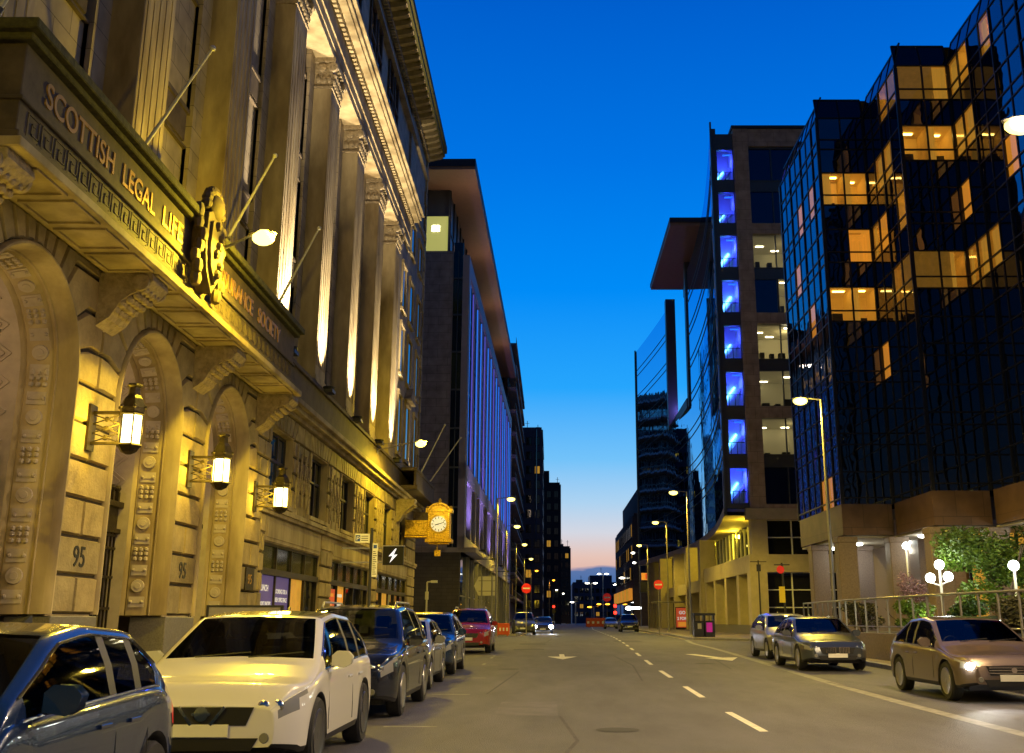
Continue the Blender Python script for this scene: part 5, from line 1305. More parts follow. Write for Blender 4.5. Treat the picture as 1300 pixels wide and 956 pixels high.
# office window bays
for k, zt_ in enumerate(tops):
    zb_ = zt_-2.95
    for bi, (xa, xb) in enumerate(((17.0, 22.9), (24.1, 27))):
        F = fr_((xa, YF), (xb, YF)); ln_ = F[3]; nc = 3 if bi == 0 else 2; b = MB()
        for c in range(nc+1): wallbox(b, F, max(0, c*ln_/nc-.05), min(ln_, c*ln_/nc+.05), zb_, zt_+.2, -.1, .06)
        wallbox(b, F, 0, ln_, zb_-.0, zb_+.08, -.1, .07); wallbox(b, F, 0, ln_, zt_-.08+.1, zt_+.2, -.1, .07)
        if k % 2 == 0: wallbox(b, F, .0, ln_, zb_-1.0+.08, zb_, -.3, -.0)
        w = b.build('office_window', M['mullion_grey'], BB)
        litk = {2: .5, 3: 1, 4: 1, 5: .4, 6: .6}.get(k)
        b = MB(); wquad(b, F, 0, ln_, zb_, zt_+.1, -.05)
        if litk and not (k == 3 and bi == 1):
            s0 = 1.9 if k == 3 else 0
            b = MB(); wquad(b, F, s0, ln_, zb_, zt_+.1, -.05); b.build('pane', M['clear_glass'], w, fix=False)
            if s0: b = MB(); wquad(b, F, 0, s0, zb_, zt_+.1, -.05); b.build('pane', M['navy_glass'], w, fix=False)
            room(BB, F, s0+.02, ln_-.02, zb_+.02, zt_+.05, 5.0, 'room_office', 'tube_white', ntube=(5 if k == 4 else 3) if bi == 0 else 2, desk=True)
            light('office_light', 'POINT', (xa+s0+(ln_-s0)*.5, YF+2.2, zt_-.5), {2: 7, 3: 32, 4: 60, 5: 5, 6: 15}[k], (1, .85, .5), BB, .3)
        else: b.build('pane', M['navy_glass'], w, fix=False)
MB().box(16.9, 40, YF+5.3, YF+30, 10, 42.5).box(27, 40, YF-.3, YF+6, -.2, 42.5).build('building_core', M['bb_cladding'], BB)
# curved mirror glass screen
CV = [(13.78, 84.75), (14.1, 87.5), (14.62, 92), (15.2, 97.5), (15.75, 103.5), (16.2, 111), (16.5, 119), (16.55, 127), (16.3, 134), (15.85, 141), (15.15, 149), (14.35, 157), (13.45, 165)]
def cat(P, t):
    i = min(int(t), len(P)-2); u = t-i; p0 = P[max(i-1, 0)]; p1 = P[i]; p2 = P[i+1]; p3 = P[min(i+2, len(P)-1)]
    return tuple(.5*((2*p1[q])+(-p0[q]+p2[q])*u+(2*p0[q]-5*p1[q]+4*p2[q]-p3[q])*u*u+(-p0[q]+3*p1[q]-3*p2[q]+p3[q])*u**3) for q in (0, 1))
CC = [cat(CV, (len(CV)-1)*i/72) for i in range(73)]
Z0S, Z1S = 10.0, 42.7
hole = lambda y, z: 125.5 < y < 140.5 and z > 27
for si in range(8):
    za = Z0S+(Z1S-Z0S)*si/8; zb_ = Z0S+(Z1S-Z0S)*(si+1)/8; b = MB()
    for (a, c) in zip(CC, CC[1:]):
        if hole((a[1]+c[1])/2, (za+zb_)/2):
            if b.v: b.build('mirror_glass_band', M['mirror_glass'], BB, fix=False); b = MB()
            continue
        b.quad((a[0], a[1], za), (c[0], c[1], za), (c[0], c[1], zb_), (a[0], a[1], zb_))
    me_o = b.build('mirror_glass_band', M['mirror_glass'], BB, smooth=False, fix=False)
    for dz_ in (0, .9):
        if si == 0 and dz_: continue
        run = []
        for p in CC[::2]:
            if hole(p[1], za+dz_+.1):
                if len(run) > 1: MB().path(run, .035, 4).build('glazing_rail', M['mullion_grey'], me_o)
                run = []
            else: run.append((p[0]-.03, p[1], za+dz_))
        if len(run) > 1: MB().path(run, .035, 4).build('glazing_rail', M['mullion_grey'], me_o)
# near vertical fin, bottom gutter and soffit of the screen
MB().box(13.72, 13.86, YF-.45, YF-.2, 9.4, 43.2).build('corner_fin', M['mullion_grey'], BB)
b = MB(); g2 = MB(); sf = MB()
for a, c in zip(CC, CC[1:]):
    for (bb_, dx0, dx1, z0, z1) in ((b, -.14, .2, 9.3, 9.98),):
        bb_.add([(a[0]+dx0, a[1], z0), (a[0]+dx0, a[1], z1), (c[0]+dx0, c[1], z1), (c[0]+dx0, c[1], z0), (a[0]+dx1, a[1], z0), (c[0]+dx1, c[1], z0)], [(0, 1, 2, 3), (0, 3, 5, 4)])
    sf.quad((a[0]+.2, a[1], 9.32), (c[0]+.2, c[1], 9.32), (24, c[1], 9.32), (24, a[1], 9.32))
b.build('screen_gutter', M['bb_stone_pale'], BB); sf.build('soffit', M['bb_stone_pale'], BB)
# framed opening in the screen
MB().box(13.28, 13.5, 164.9, 165.4, 9.3, 43.0).build('screen_end_fin', M['mullion_grey'], BB)
b = MB().box(16.4, 17.2, 124.6, 125.8, 26.0, 44.1).box(15.7, 17.0, 140.3, 141.6, 26.0, 44.1).box(16.3, 19.3, 125.8, 140.3, 26.0, 27.2)
b.box(19.5, 20, 124, 142, 27, 44)
b.build('loggia_frame', M['mullion_grey'], BB)
MB().box(19.3, 19.45, 125.5, 140.5, 27.2, 43.6).build('loggia_glass', M['mirror_glass'], BB)
light('loggia_light', 'POINT', (17.6, 137, 29), 350, (.25, .2, 1), BB, .3)
MB().box(16.9, 24, 111, 172, 10, 42.5).build('rear_block', M['mullion_grey'], BB) if False else None
cn_ = MB().box(13.3, 26, 112, 136, 44.1, 44.45).build('roof_canopy', M['soffit_brown'], BB)
MB().box(13.25, 26, 111.7, 136.3, 44.46, 44.95).build('canopy_edge', M['roof_dark'], cn_)
MB().box(17.5, 26, 113, 135, 42.7, 44.1).build('plant_room', M['mullion_grey'], BB)
# podium
PD = M['bb_stone_pale']
b = MB().box(15.35, 27, YF-.5, YF+.5, 9.0, 9.88).box(15.45, 27, YF-.45, YF+.6, 4.95, 6.3).box(15.45, 16.8, YF-.44, YF+.9, .95, 4.95).box(15.72, 17.0, YF-.3, YF+.8, 6.3, 9.0)
b.build('podium_front', PD, BB, bevel=.01)
b = MB().box(15.5, 16.5, YF+.5, 110.5, 4.95, 6.3)
b.build('podium_side_beam', PD, BB)
for yy in (91, 97.5, 104, 110): MB().box(15.55, 16.6, yy-.55, yy+.55, .95, 4.95).build('podium_pier', PD, BB, bevel=.01)
for yy in (112.5, 124, 136, 147, 158): MB().box(15.3-max(0, yy-136)*.06, 16.9-max(0, yy-136)*.06, yy-.8, yy+.8, -.1, 9.32).build('tall_pier', PD, BB, bevel=.01)
MB().box(15.6, 17.6, 114.5, 170, 4.2, 5.4).build('podium_side_beam', PD, BB)
MB().box(15.4, 27, YF-.5, YF+1, -.2, .95).box(15.4, 16.6, YF+1, 111, -.2, .95).build('podium_base', M['granite_plinth'], BB)
for (xa, xb, z0, z1, nc, nr) in ((17.0, 27, 6.3, 9.0, 5, 2), (16.8, 27, .95, 4.95, 5, 3)):
    F = fr_((xa, YF+.35), (xb, YF+.35)); ln_ = F[3]; b = MB()
    for c in range(nc+1): wallbox(b, F, max(0, c*ln_/nc-.05), min(ln_, c*ln_/nc+.05), z0, z1, -.02, .1)
    for r_ in range(nr+1): zz = z0+(z1-z0)*r_/nr; wallbox(b, F, 0, ln_, zz-.04, zz+.04, -.02, .09)
    w = b.build('podium_window', M['white_paint'], BB); b = MB(); wquad(b, F, 0, ln_, z0, z1, 0); b.build('pane', M['shop_glass'], w, fix=False)
F = fr_((17.2, 112), (17.2, YF+.5)); b = MB()
for s_ in range(0, 27, 2): wallbox(b, F, s_, s_+.08, .9, 9.2, 0, .12)
for zz in (2.4, 3.9, 6.6): wallbox(b, F, 0, 26.5, zz, zz+.08, 0, .1)
w = b.build('podium_window', M['white_paint'], BB); b = MB(); wquad(b, F, 0, 26.5, .9, 9.2, 0); b.build('pane', M['shop_glass'], w, fix=False)
F = fr_((19, 172), (19, 112)); b = MB()
for s_ in range(0, 60, 4): wallbox(b, F, s_, s_+.3, 0, 9.3, 0, .2)
w = b.build('podium_wall', PD, BB); b = MB(); wquad(b, F, 0, 60, -.1, 9.3, 0); b.build('pane', M['shop_glass'], w, fix=False)
for (x, y, z) in ((16.6, 88, 8.6), (17, 100, 8.8), (17.2, 118, 8.8), (17.4, 140, 8.8)): light('soffit_light', 'POINT', (x, y, z), 420, WARM, BB, .15)
# illuminated poster on the podium
AD = empty('bus_shelter', (13.2, 128, gz(128)+.13), 0, 'glass bus shelter with a red and white illuminated poster under the curved building', 'shelter')
x0 = 14.45; MB().box(x0, x0+1.5, 127.9, 128.1, .3, 2.8).build('poster_case', M['pole_dark'], AD)
pz = MB().box(x0+.08, x0+1.42, 127.86, 127.9, .5, 2.7).build('poster', M['poster_red'], AD)
text('GO', 'poster_text', M['poster_text'], pz, (x0+.4, 127.85, 2.0), .5, '-y', .75, .002, bold=.02); text('2 FOR', 'poster_text', M['poster_text'], pz, (x0+.2, 127.85, 1.35), .45, '-y', 1.1, .002, bold=.02)
MB().box(x0+.3, x0+1.2, 127.85, 127.86, .6, 1.1).build('poster_panel', M['poster_orange'], pz)
MB().box(12.0, 16.2, 126.5, 131.5, 3.3, 3.45).tube((12.2, 126.7, .2), (12.2, 126.7, 3.3), .06).tube((12.2, 131, .2), (12.2, 131, 3.3), .06).build('shelter_roof', M['pole_metal'], AD)

# ================================================================== LEFT PURPLE-LIT BUILDING
B2 = empty('blue_lit_office', (-7.45, 92, 0), R(-.6), 'stone clad office block with blue light strips between tall fins and a broad flat roof', 'building')
def LB2(b, name, mt, **k): return b.build(name, M[mt], B2, world=False, **k)
LW = 82
LB2(MB().box(-30, -1.55, 0, .5, -.3, 34.0), 'stone_end_wall', 'grey_cladding')
LB2(MB().box(-30, 1.0, -.3+.3+.0, 12, 6.9, 7.3).box(-1.54, -1.46, -.03, .6, 7.3, 34), 'stone_trim', 'grey_stone')
LB2(MB().box(-30, -.3, -.15, .3, -.3, 6.9), 'dark_brick_base', 'dark_brick')
# corner glass strip
b = MB()
for k in range(8): b.box(-1.46, -.6, .12, .25, 7.2+k*3.45, 7.35+k*3.45)
b.box(-1.05, -.98, .1, .25, 7.2, 34); strip = LB2(b, 'corner_window', 'mullion_grey')
for k in range(8):
    q = MB().box(-1.46, -.6, .26, .32, 7.3+k*3.45, 7.3+(k+1)*3.45)
    q.build('pane', M['amber_lit' if k in (5,) and False else 'pane_green' if k in (4, 6) else 'pane_dark'], strip, world=False)
F2 = (Vector((0, LW, 0)), Vector((0, -1, 0)), Vector((-1, 0, 0)), LW)
# street side (faces +x)
b = MB()
b.box(-.6, .0, 0, LW, 13.2, 14.6).box(-.6, .0, 0, LW, 32.0, 33.6).box(-.6, 0, 0, 1.6, 6.9, 32.0).box(-.6, 0, LW-1.4, LW, -.2, 32).box(-.6, 0, 0, LW, 6.9, 8.3)
frm = LB2(b, 'stone_surround', 'purple_frame')
nb = 15; bw = (LW-3.0)/nb
for k in range(nb+1):
    yy = 1.6+k*bw
    if 0 < k < nb: LB2(MB().box(-.45, .02, yy-.28, yy+.28, 14.6, 32.0), 'facade_fin', 'purple_frame')
    if k < nb:
        fr = MB()
        for q in range(1, 3): fr.box(-.30, -.18, yy+bw*q/3-.06, yy+bw*q/3+.06, 14.6, 32.0)
        for z in (18.0, 21.5, 25, 28.5): fr.box(-.3, -.2, yy+.28, yy+bw-.28, z-.1, z+.1)
        w = LB2(fr, 'tall_window', 'mullion_dark')
        MB().quad((-.28, yy, 14.6), (-.28, yy+bw, 14.6), (-.28, yy+bw, 32), (-.28, yy, 32)).build('pane', M['navy_glass'], w, world=False, fix=False)
        LB2(MB().box(-.2, -.12, yy+bw-.40, yy+bw-.30, 14.8, 31.8), 'light_strip', 'led_blue' if k % 3 else 'led_violet')
        LB2(MB().box(-.2, -.14, yy+bw/3+.1, yy+bw/3+.15, 14.8, 31.8), 'light_strip', 'led_blue')
# storey of windows below the frame
for k in range(nb):
    yy = 1.6+k*bw; w = LB2(MB().box(-.35, -.25, yy+.6, yy+bw-.9, 8.3, 8.4).box(-.35, -.22, yy+bw/2-.2, yy+bw/2-.1, 8.4, 13.2), 'window', 'mullion_dark')
    MB().quad((-.36, yy+.5, 8.3), (-.36, yy+bw-.7, 8.3), (-.36, yy+bw-.7, 13.2), (-.36, yy+.5, 13.2)).build('pane', M['pane_dark' if k % 4 else 'pane_green'], w, world=False, fix=False)
    LB2(MB().box(-.55, -.02, yy+bw-.7, yy+bw+.5, 8.3, 13.2), 'wall_pier', 'purple_frame')
    b = MB().box(-.5, -.1, yy+bw-.2, yy+bw+.1, .1, 6.9)
    b.box(-.42, -.36, yy, yy+bw, 3.3, 3.4)
    w = LB2(b, 'ground_window_frame', 'pole_metal')
    MB().quad((-.4, yy, .1), (-.4, yy+bw, .1), (-.4, yy+bw, 6.9), (-.4, yy, 6.9)).build('pane', M['shop_glass'], w, world=False, fix=False)
LB2(MB().box(-28, -.62, .6, LW-.1, -.2, 33.6), 'building_core', 'grey_stone')
# set-back top floor with lit windows and the roof
LB2(MB().box(-28, -2.2, 2.2, LW-2, 33.6, 40.9), 'top_storey', 'mullion_grey')
tf = MB()
for k in range(24): tf.box(-2.2, -2.05, 2.2+k*3.3, 2.4+k*3.3, 33.6, 40.8)
tf.box(-2.2, -2.1, 2.2, LW-2, 36.8, 37.0); top = LB2(tf, 'top_window_frame', 'mullion_dark')
for k in range(1, 20, 2):
    MB().quad((-2.12, 2.45+k*3.3, 34.4), (-2.12, 2.2+(k+1)*3.3, 34.4), (-2.12, 2.2+(k+1)*3.3, 36.8), (-2.12, 2.45+k*3.3, 36.8)).build('lit_pane', M['amber_lit'], top, world=False, fix=False)
F = (Vector((-7.0, 2.15, 0)), Vector((1, 0, 0)), Vector((0, -1, 0)), 4.8)
b = MB()
for s_ in (0, 2.4, 4.75): wallbox(b, F, s_, s_+.12, 33.8, 40.8, 0, .12)
for zz in (34.4, 38.2): wallbox(b, F, 0, 4.8, zz, zz+.15, 0, .1)
LB2(b, 'corner_room_frame', 'mullion_grey')
mat('room_yellow', (.5, .5, .3), .8, emit=(.8, .78, .18), es=.45)
b = MB(); wquad(b, F, .1, 2.4, 34.5, 38.2, .02); b.build('lit_pane', M['room_yellow'], B2, world=False, fix=False)
b = MB(); wquad(b, F, 2.5, 4.7, 34.5, 38.2, .02); b.build('lit_pane', M['room_yellow'], B2, world=False, fix=False)
b = MB(); wallbox(b, F, 3.2, 3.9, 36.7, 37.3, .03, .05); b.build('ceiling_light', M['tube_white'], B2, world=False)
LB2(MB().box(-30, .55, -2.6, LW+1.5, 40.9, 41.2), 'roof_soffit', 'soffit_brown')
LB2(MB().box(-30, .6, -2.7, LW+1.6, 41.2, 41.9), 'roof_edge', 'roof_dark')
for k in range(6):
    yy = 96+k*14
    light('violet_fill', 'SPOT', (-6.2+.0143*(yy-92), yy, 7.6), 3000, (.42, .30, 1), B2, .2, (-8.3+.0143*(yy-92), yy+3, 20), 84, 1)  # added violet spots that colour the stone fins
    MB().box(1.2, 1.6, yy-92-.2, yy-92+.2, 7.2, 7.4).tube((0, yy-92, 7.3), (1.3, yy-92, 7.3), .04).build('added_flood_arm', M['pole_dark'], B2, world=False)  # made-up bracket carrying the added spot
for yy in (93, 112, 132, 152): light('soffit_fill', 'POINT', (-7.2, yy, 37.5), 130, (1, .74, .50), B2, .3)  # added warm points wash the roof soffit, standing in for top-floor windows

# ================================================================== FURTHER BUILDINGS, LEFT
def slab_block(name, label, x0, x1, y0, y1, h, wallm, parent_loc=None, storeys=8, bal=False, rz=0, litp=.06, base=5, mat_w='pane_dark'):
    t = empty(name, ((x0+x1)/2, (y0+y1)/2, 0), 0, label, 'building')
    MB().box(x0, x1, y0, y1, -.3, h).box(x0+.3, x1-.3, y0+.3, y1-.3, h, h+.6).build('wall', M[wallm], t)
    return t
def win_grid(t, F, s0, s1, z0, z1, nc, nr, ww=.6, wh=.55, out=.05, litp=.1, seed=0, fr='mullion_dark'):
    rnd = random.Random(seed); cw = (s1-s0)/nc; ch = (z1-z0)/nr
    for r_ in range(nr):
        b = MB(); lit_ = MB(); dk = MB(); nl = 0; nd = 0
        for c in range(nc):
            a = s0+c*cw+cw*(1-ww)/2; e_ = a+cw*ww; zb = z0+r_*ch+ch*(1-wh)/2; ze = zb+ch*wh
            wallbox(b, F, a-.08, e_+.08, zb-.12, zb, 0, out+.08); wallbox(b, F, a-.08, a, zb, ze, 0, out); wallbox(b, F, e_, e_+.08, zb, ze, 0, out); wallbox(b, F, a-.08, e_+.08, ze, ze+.1, 0, out)
            wallbox(b, F, (a+e_)/2-.04, (a+e_)/2+.04, zb, ze, 0, out)
            if rnd.random() < litp: wquad(lit_, F, a, e_, zb, ze, .015); nl += 1
            else: wquad(dk, F, a, e_, zb, ze, .015); nd += 1
        w = b.build('window_row', M[fr], t)
        if nl: lit_.build('lit_pane', M['amber_lit'], w, fix=False)
        if nd: dk.build('pane', M['pane_dark'], w, fix=False)
# brown block with balcony slabs
T = slab_block('balcony_block', 'brown block with stacked balcony slabs just beyond the blue lit office', -28, -7.4, 176, 232, 49, 'brick_dark')
F = fr_((-7.4, 176), (-7.4, 176.01)); F = (Vector((-7.4, 176, 0)), Vector((0, 1, 0)), Vector((1, 0, 0)), 56)
win_grid(T, F, 0, 56, 5, 47, 12, 11, .6, .6, .05, .03, 3)
for k in range(12): b = MB(); wallbox(b, F, -.5, 56.5, 4.6+k*3.82, 5.0+k*3.82, 0, 1.5); sl = b.build('balcony_slab', M['grey_stone'], T); b = MB(); wallbox(b, F, -.4, 56.4, 5.9+k*3.82, 5.98+k*3.82, 1.35, 1.42); [wallbox(b, F, s_, s_+.06, 5.0+k*3.82, 5.9+k*3.82, 1.36, 1.41) for s_ in range(0, 57, 2)]; b.build('balcony_rail', M['pole_dark'], sl)
F = fr_((-14, 176), (-7.4, 176)); win_grid(T, F, 0, 6.6, 5, 47, 2, 11, .6, .6, .05, .1, 4)
MB().box(-12, -9, 180, 186, 49.5, 52).box(-11, -8, 200, 206, 49.5, 51.5).build('plant_room', M['mullion_grey'], T)
T = slab_block('dark_tower', 'dark rounded slab tower standing out against the sky left of the road gap', -22, -1.9, 238, 262, 43, 'tower_blue')
F = fr_((-14, 238), (-1.9, 238)); win_grid(T, F, .3, 11.8, 3, 42, 6, 12, .55, .5, .05, .05, 5)
F = (Vector((-1.9, 238, 0)), Vector((0, 1, 0)), Vector((1, 0, 0)), 24); win_grid(T, F, .3, 23, 3, 42, 8, 12, .55, .5, .05, .05, 6)
MB().tube((-3.4, 237.6, 18), (-3.4, 237.6, 43), .15).build('light_strip', M['pane_sky'], T)
T = slab_block('stepped_brick_block', 'dark brick block with a sloping side, lower than the slab tower', -14, 2.6, 290, 318, 37, 'brick_night')
F = fr_((-10, 290), (2.6, 290)); win_grid(T, F, .3, 12.3, 3, 36, 6, 10, .5, .5, .05, .08, 7)
MB().box(-10, -.6, 292, 316, 37.4, 41).build('upper_storey', M['brick_night'], T)
T = slab_block('low_brick_block', 'low dark block closing the left side of the road gap', -12, 6.3, 352, 372, 24, 'brick_dark')
F = fr_((-8, 352), (6.3, 352)); win_grid(T, F, .3, 14, 2, 23, 7, 7, .5, .5, .05, .12, 8)
T = slab_block('warehouse_block', 'wide dark glassy block low in the middle distance across the road', 7.5, 26, 396, 420, 14, 'tower_blue')
F = fr_((7.5, 396), (26, 396)); win_grid(T, F, .5, 18, 2, 13, 9, 4, .6, .5, .05, .06, 9)
MB().box(14, 22, 396.2, 416, 14.0, 17).build('upper_storey', M['tower_blue'], T)
T = slab_block('small_hall', 'small dark hall right of the wide distant block', 25, 36, 330, 350, 12, 'brick_dark')
F = fr_((25, 330), (36, 330)); win_grid(T, F, .5, 10, 2, 11, 5, 3, .5, .5, .05, .2, 10)
for (bx, items) in (('dark_tower', ((-6, 245, 43.0), (-3.6, 250, 43.0))), ('stepped_brick_block', ((-4, 300, 41.0), (1.3, 300, 37.0))), ('low_brick_block', ((3, 358, 24.0), (5, 362, 24.0))), ('warehouse_block', ((10.5, 402, 14.0), (18, 404, 17.0)))):
    pr_ = bpy.data.objects[bx]
    for q, (x, y, z) in enumerate(items):
        if q == 0: MB().box(x-1.4, x+1.0, y, y+3, z, z+1.7).build('plant_room', M['mullion_grey'], pr_)
        MB().tube((x+.4, y-.5, z), (x+.4, y-.5, z+3.2), .07).tube((x-.1, y-.5, z+2.6), (x+.9, y-.5, z+2.6), .04).build('aerial', M['pole_dark'], pr_)
# right: brown block beyond the curved building
T = slab_block('brown_shop_block', 'brown brick block with lit orange shopfront boxes beyond the curved glass wall', 15.5, 40, 205, 262, 20.5, 'brick_dark')
MB().box(17.4, 40, 206, 262, 20.5, 27).build('upper_storey', M['brick_dark'], T)
F = (Vector((15.5, 262, 0)), Vector((0, -1, 0)), Vector((-1, 0, 0)), 57); win_grid(T, F, 1, 56, 8, 20, 12, 3, .5, .6, .05, .3, 11)
F2_ = fr_((15.5, 205), (25, 205)); win_grid(T, F2_, .5, 9, 8, 20, 4, 3, .5, .6, .05, .3, 12)
for k in range(9):
    b = MB(); wallbox(b, F, 2+k*6, 5.2+k*6, 5.0, 7.2, 0, .6); b.build('lit_fascia_box', M['amber_lit' if k % 2 else 'poster_orange'], T)
b = MB(); wallbox(b, F, 1, 56, .3, 4.6, 0, .05); b.build('shop_glass', M['shop_glass'], T)
OS = empty('orange_fascia', (17, 176, 0), 0, 'orange illuminated shop fascia below the end of the curved glass wall', 'shop sign')
MB().box(14.6, 19, 176, 177, 7.6, 8.7).build('fascia', M['poster_orange'], OS)
MB().box(15.2, 16.4, 175.9, 176, 7.75, 8.55).box(17, 18.2, 175.9, 176, 7.8, 8.3).build('fascia_lettering', M['poster_red'], OS)
MB().box(14.2, 19, 175.5, 177, 5.6, 7.3).build('awning_box', M['pole_dark'], OS)
SG = empty('bright_shop_sign', (14.4, 190, 0), 0, 'small dazzling white shop sign at head height on the far right pavement', 'shop sign')
MB().ball((13.4, 190, 3.3), .55, 12, (1, .3, .6)).box(13.6, 15.6, 190, 190.3, 3.15, 3.5).build('sign_face', M['globe'], SG, smooth=True); MB().tube((14, 190.2, 0), (14, 190.2, 3.1), .08).build('post', M['pole_dark'], SG)

# ================================================================== STREET FURNITURE
def no_entry(x, y, zc, label, r=.42, base=0, facing=True):
    t = empty('no_entry_sign', (x, y, base), 0, label, 'road sign', 'no-entry signs')
    MB().tube((x, y+.06, base-.1), (x, y+.06, zc+r*.6), .045, .045, 8).build('post', M['pole_metal'], t)
    d = MB().lathe((x, y, zc), [(r, .01), (r, -.02)], 28, 'y').build('sign_disc', M['sign_red'], t)
    MB().box(x-r*.72, x+r*.72, y-.03, y-.021, zc-r*.16, zc+r*.16).build('white_bar', M['sign_white'], d)
no_entry((668-700)*86/1395, 86, 3.75, 'no-entry sign on the left kerb build-out beside the dark SUV', .38, gz(86)+.1)
no_entry((837-700)*88/1395+.9-.9, 88, 4.1, 'no-entry sign on the right pavement in front of the curved office', .38, gz(88)+.1)
no_entry((771-700)*210/1395, 210, 5.5, 'tiny distant no-entry sign in the middle of the road gap', .8, 0)
DS = empty('direction_sign', (-5.0, 84, gz(84)), 0, 'back of a grey left-pointing direction sign on two posts above the red crossover', 'road sign')
yS = 70.0; xa, xb = (601-700)*yS/1395, (628-700)*yS/1395
MB().prism([(xa, 3.45), (xa+.3, 4.05), (xb, 4.05), (xb, 2.85), (xa+.3, 2.85)], 'y', yS-.02, yS+.02).build('sign_panel', M['sign_grey'], DS)
b = MB().box(xa+.3, xb, yS-.05, yS-.02, 3.75, 3.8).box(xa+.3, xb, yS-.05, yS-.02, 3.1, 3.15).build('panel_rails', M['pole_metal'], DS)
MB().tube((xa+.5, yS-.06, 0), (xa+.5, yS-.06, 4.1), .045).tube((xb-.2, yS-.06, 0), (xb-.2, yS-.06, 4.1), .045).build('posts', M['pole_metal'], DS)
# twin litter bins
LBn = empty('litter_bins', (9.9, 72, gz(72)+.13), 0, 'double dark litter bin with open slots and a magenta panel on the pavement corner', 'litter bin')
xc = 9.95; z0 = gz(72)+.13; yb_ = 71.5
MB().box(xc-.68, xc-.02, yb_, yb_+.7, z0, z0+1.0).box(xc+.02, xc+.68, yb_, yb_+.7, z0, z0+1.0).build('bin_body', M['bin_blue'], LBn, bevel=.03)
MB().box(xc-.72, xc+.72, yb_-.04, yb_+.74, z0+1.34, z0+1.5).box(xc-.68, xc-.58, yb_, yb_+.7, z0+1.0, z0+1.34).box(xc+.58, xc+.68, yb_, yb_+.7, z0+1.0, z0+1.34).box(xc-.05, xc+.05, yb_, yb_+.7, z0+1.0, z0+1.34).box(xc-.34, xc-.3, yb_, yb_+.06, z0+1.0, z0+1.34).box(xc+.3, xc+.34, yb_, yb_+.06, z0+1.0, z0+1.34).build('bin_hood', M['bin_blue'], LBn, bevel=.02)
MB().box(xc+.12, xc+.5, yb_-.012, yb_-.002, z0+.3, z0+.9).build('magenta_panel', M['bin_pink'], LBn)
MB().box(xc-.45, xc-.2, yb_-.012, yb_-.002, z0+.5, z0+.85).build('bin_label', M['sign_grey'], LBn)
# CCTV / info post on left pavement end
FP = empty('beacon_post', (-7.7, 72, .3), 0, 'thin pale post with a small lamp arm above a pointed white canopy top', 'post')
xq = (541-700)*70/1395
MB().tube((xq, 70, .2), (xq, 70, 3.7), .07, .05, 8).tube((xq, 70, 3.7), (xq+.5, 70, 3.75), .05, .05, 6).box(xq-.1, xq+.1, 69.9, 70.1, 2.6, 3.1).build('post', M['pole_white'], FP)
MB().box(xq+.25, xq+.65, 69.85, 70.15, 3.65, 3.8).build('lamp_arm', M['white_paint'], FP)
MB().lathe((xq, 70, .3), [(.75, 0), (.72, .55), (.30, .95), (.06, 1.5)], 12).build('pointed_cover', M['white_paint'], FP)
# traffic signal with yellow box by the right plaza
TS = empty('signal_post', (13, 60, .3), 0, 'leaning dark post with a small red sign and a yellow plate by the parked cars', 'signpost')
yq = 56; xq = (996-700)*yq/1395
MB().tube((xq+.1, yq, .2), (xq-.0, yq, 4.2), .06, .05, 8).tube((xq-.4, yq, 4.1), (xq+.4, yq, 4.1), .03).build('post', M['pole_dark'], TS)
MB().box(xq-.22, xq+.08, yq-.09, yq-.06, 2.2, 3.0).build('yellow_plate', M['sign_yellow'], TS)
MB().lathe((xq-.1, yq-.1, 3.85), [(.2, .02), (.2, 0)], 16, 'y').build('round_sign', M['sign_red'], TS)
TS = empty('lamp_bracket_post', (13, 80, .3), 0, 'slim dark post against the corner pillar of the curved office', 'signpost')
yq = 80; xq = (966-700)*yq/1395
MB().tube((xq, yq, .2), (xq, yq, 5.6), .07, .05, 8).tube((xq-.6, yq, 5.5), (xq+.6, yq, 5.5), .03).box(xq-.15, xq+.15, yq-.1, yq, 4.8, 5.3).build('post', M['pole_dark'], TS)
# barriers far down the street
for i, (px, yq, lb, mt) in enumerate(((757, 180, 'orange plastic barrier in the centre of the far road', 'orange_plastic'), (638, 84, 'red and white works barrier behind the red crossover', 'orange_plastic'))):
    xq = (px-700)*yq/1395; t = empty('works_barrier', (xq, yq, gz(yq)), 0, lb, 'barrier', 'works barriers'); w_ = 1.7 if i == 0 else .55; h_ = 1.5 if i == 0 else .95
    MB().box(xq-w_, xq+w_, yq-.2, yq+.2, gz(yq)+.1, gz(yq)+h_).box(xq-w_*.8, xq-w_*.6, yq-.4, yq+.4, gz(yq), gz(yq)+.12).box(xq+w_*.6, xq+w_*.8, yq-.4, yq+.4, gz(yq), gz(yq)+.12).build('panel', M[mt], t, bevel=.04)
    b = MB(); 
    for k in range(4): b.box(xq-w_*.9+k*w_*.48, xq-w_*.9+k*w_*.48+w_*.22, yq-.22, yq-.2, gz(yq)+h_*.4, gz(yq)+h_*.65)
    b.build('white_stripes', M['sign_white'], t)
TL = empty('traffic_light', (3, 175, 0), 0, 'distant traffic light showing red beside the dazzling headlights', 'traffic light')
xq = (703-700)*150/1395; MB().tube((xq, 150, 0), (xq, 150, 3.3), .08).box(xq-.2, xq+.2, 149.8, 150.1, 2.2, 3.4).build('signal_head', M['pole_dark'], TL); MB().ball((xq, 149.75, 3.1), .16, 8).build('red_lamp', M['tail_lit'], TL)
TL = empty('traffic_light', (3, 175, 0), 0, 'distant traffic light showing red near the right kerb of the road gap', 'traffic light')
xq = (781-700)*200/1395; MB().tube((xq, 200, 0), (xq, 200, 3.6), .09).box(xq-.3, xq+.3, 199.8, 200.1, 2.2, 4.2).build('signal_head', M['pole_dark'], TL); MB().ball((xq, 199.7, 3.8), .3, 8).ball((xq, 199.7, 2.6), .3, 8).build('red_lamp', M['tail_lit'], TL)
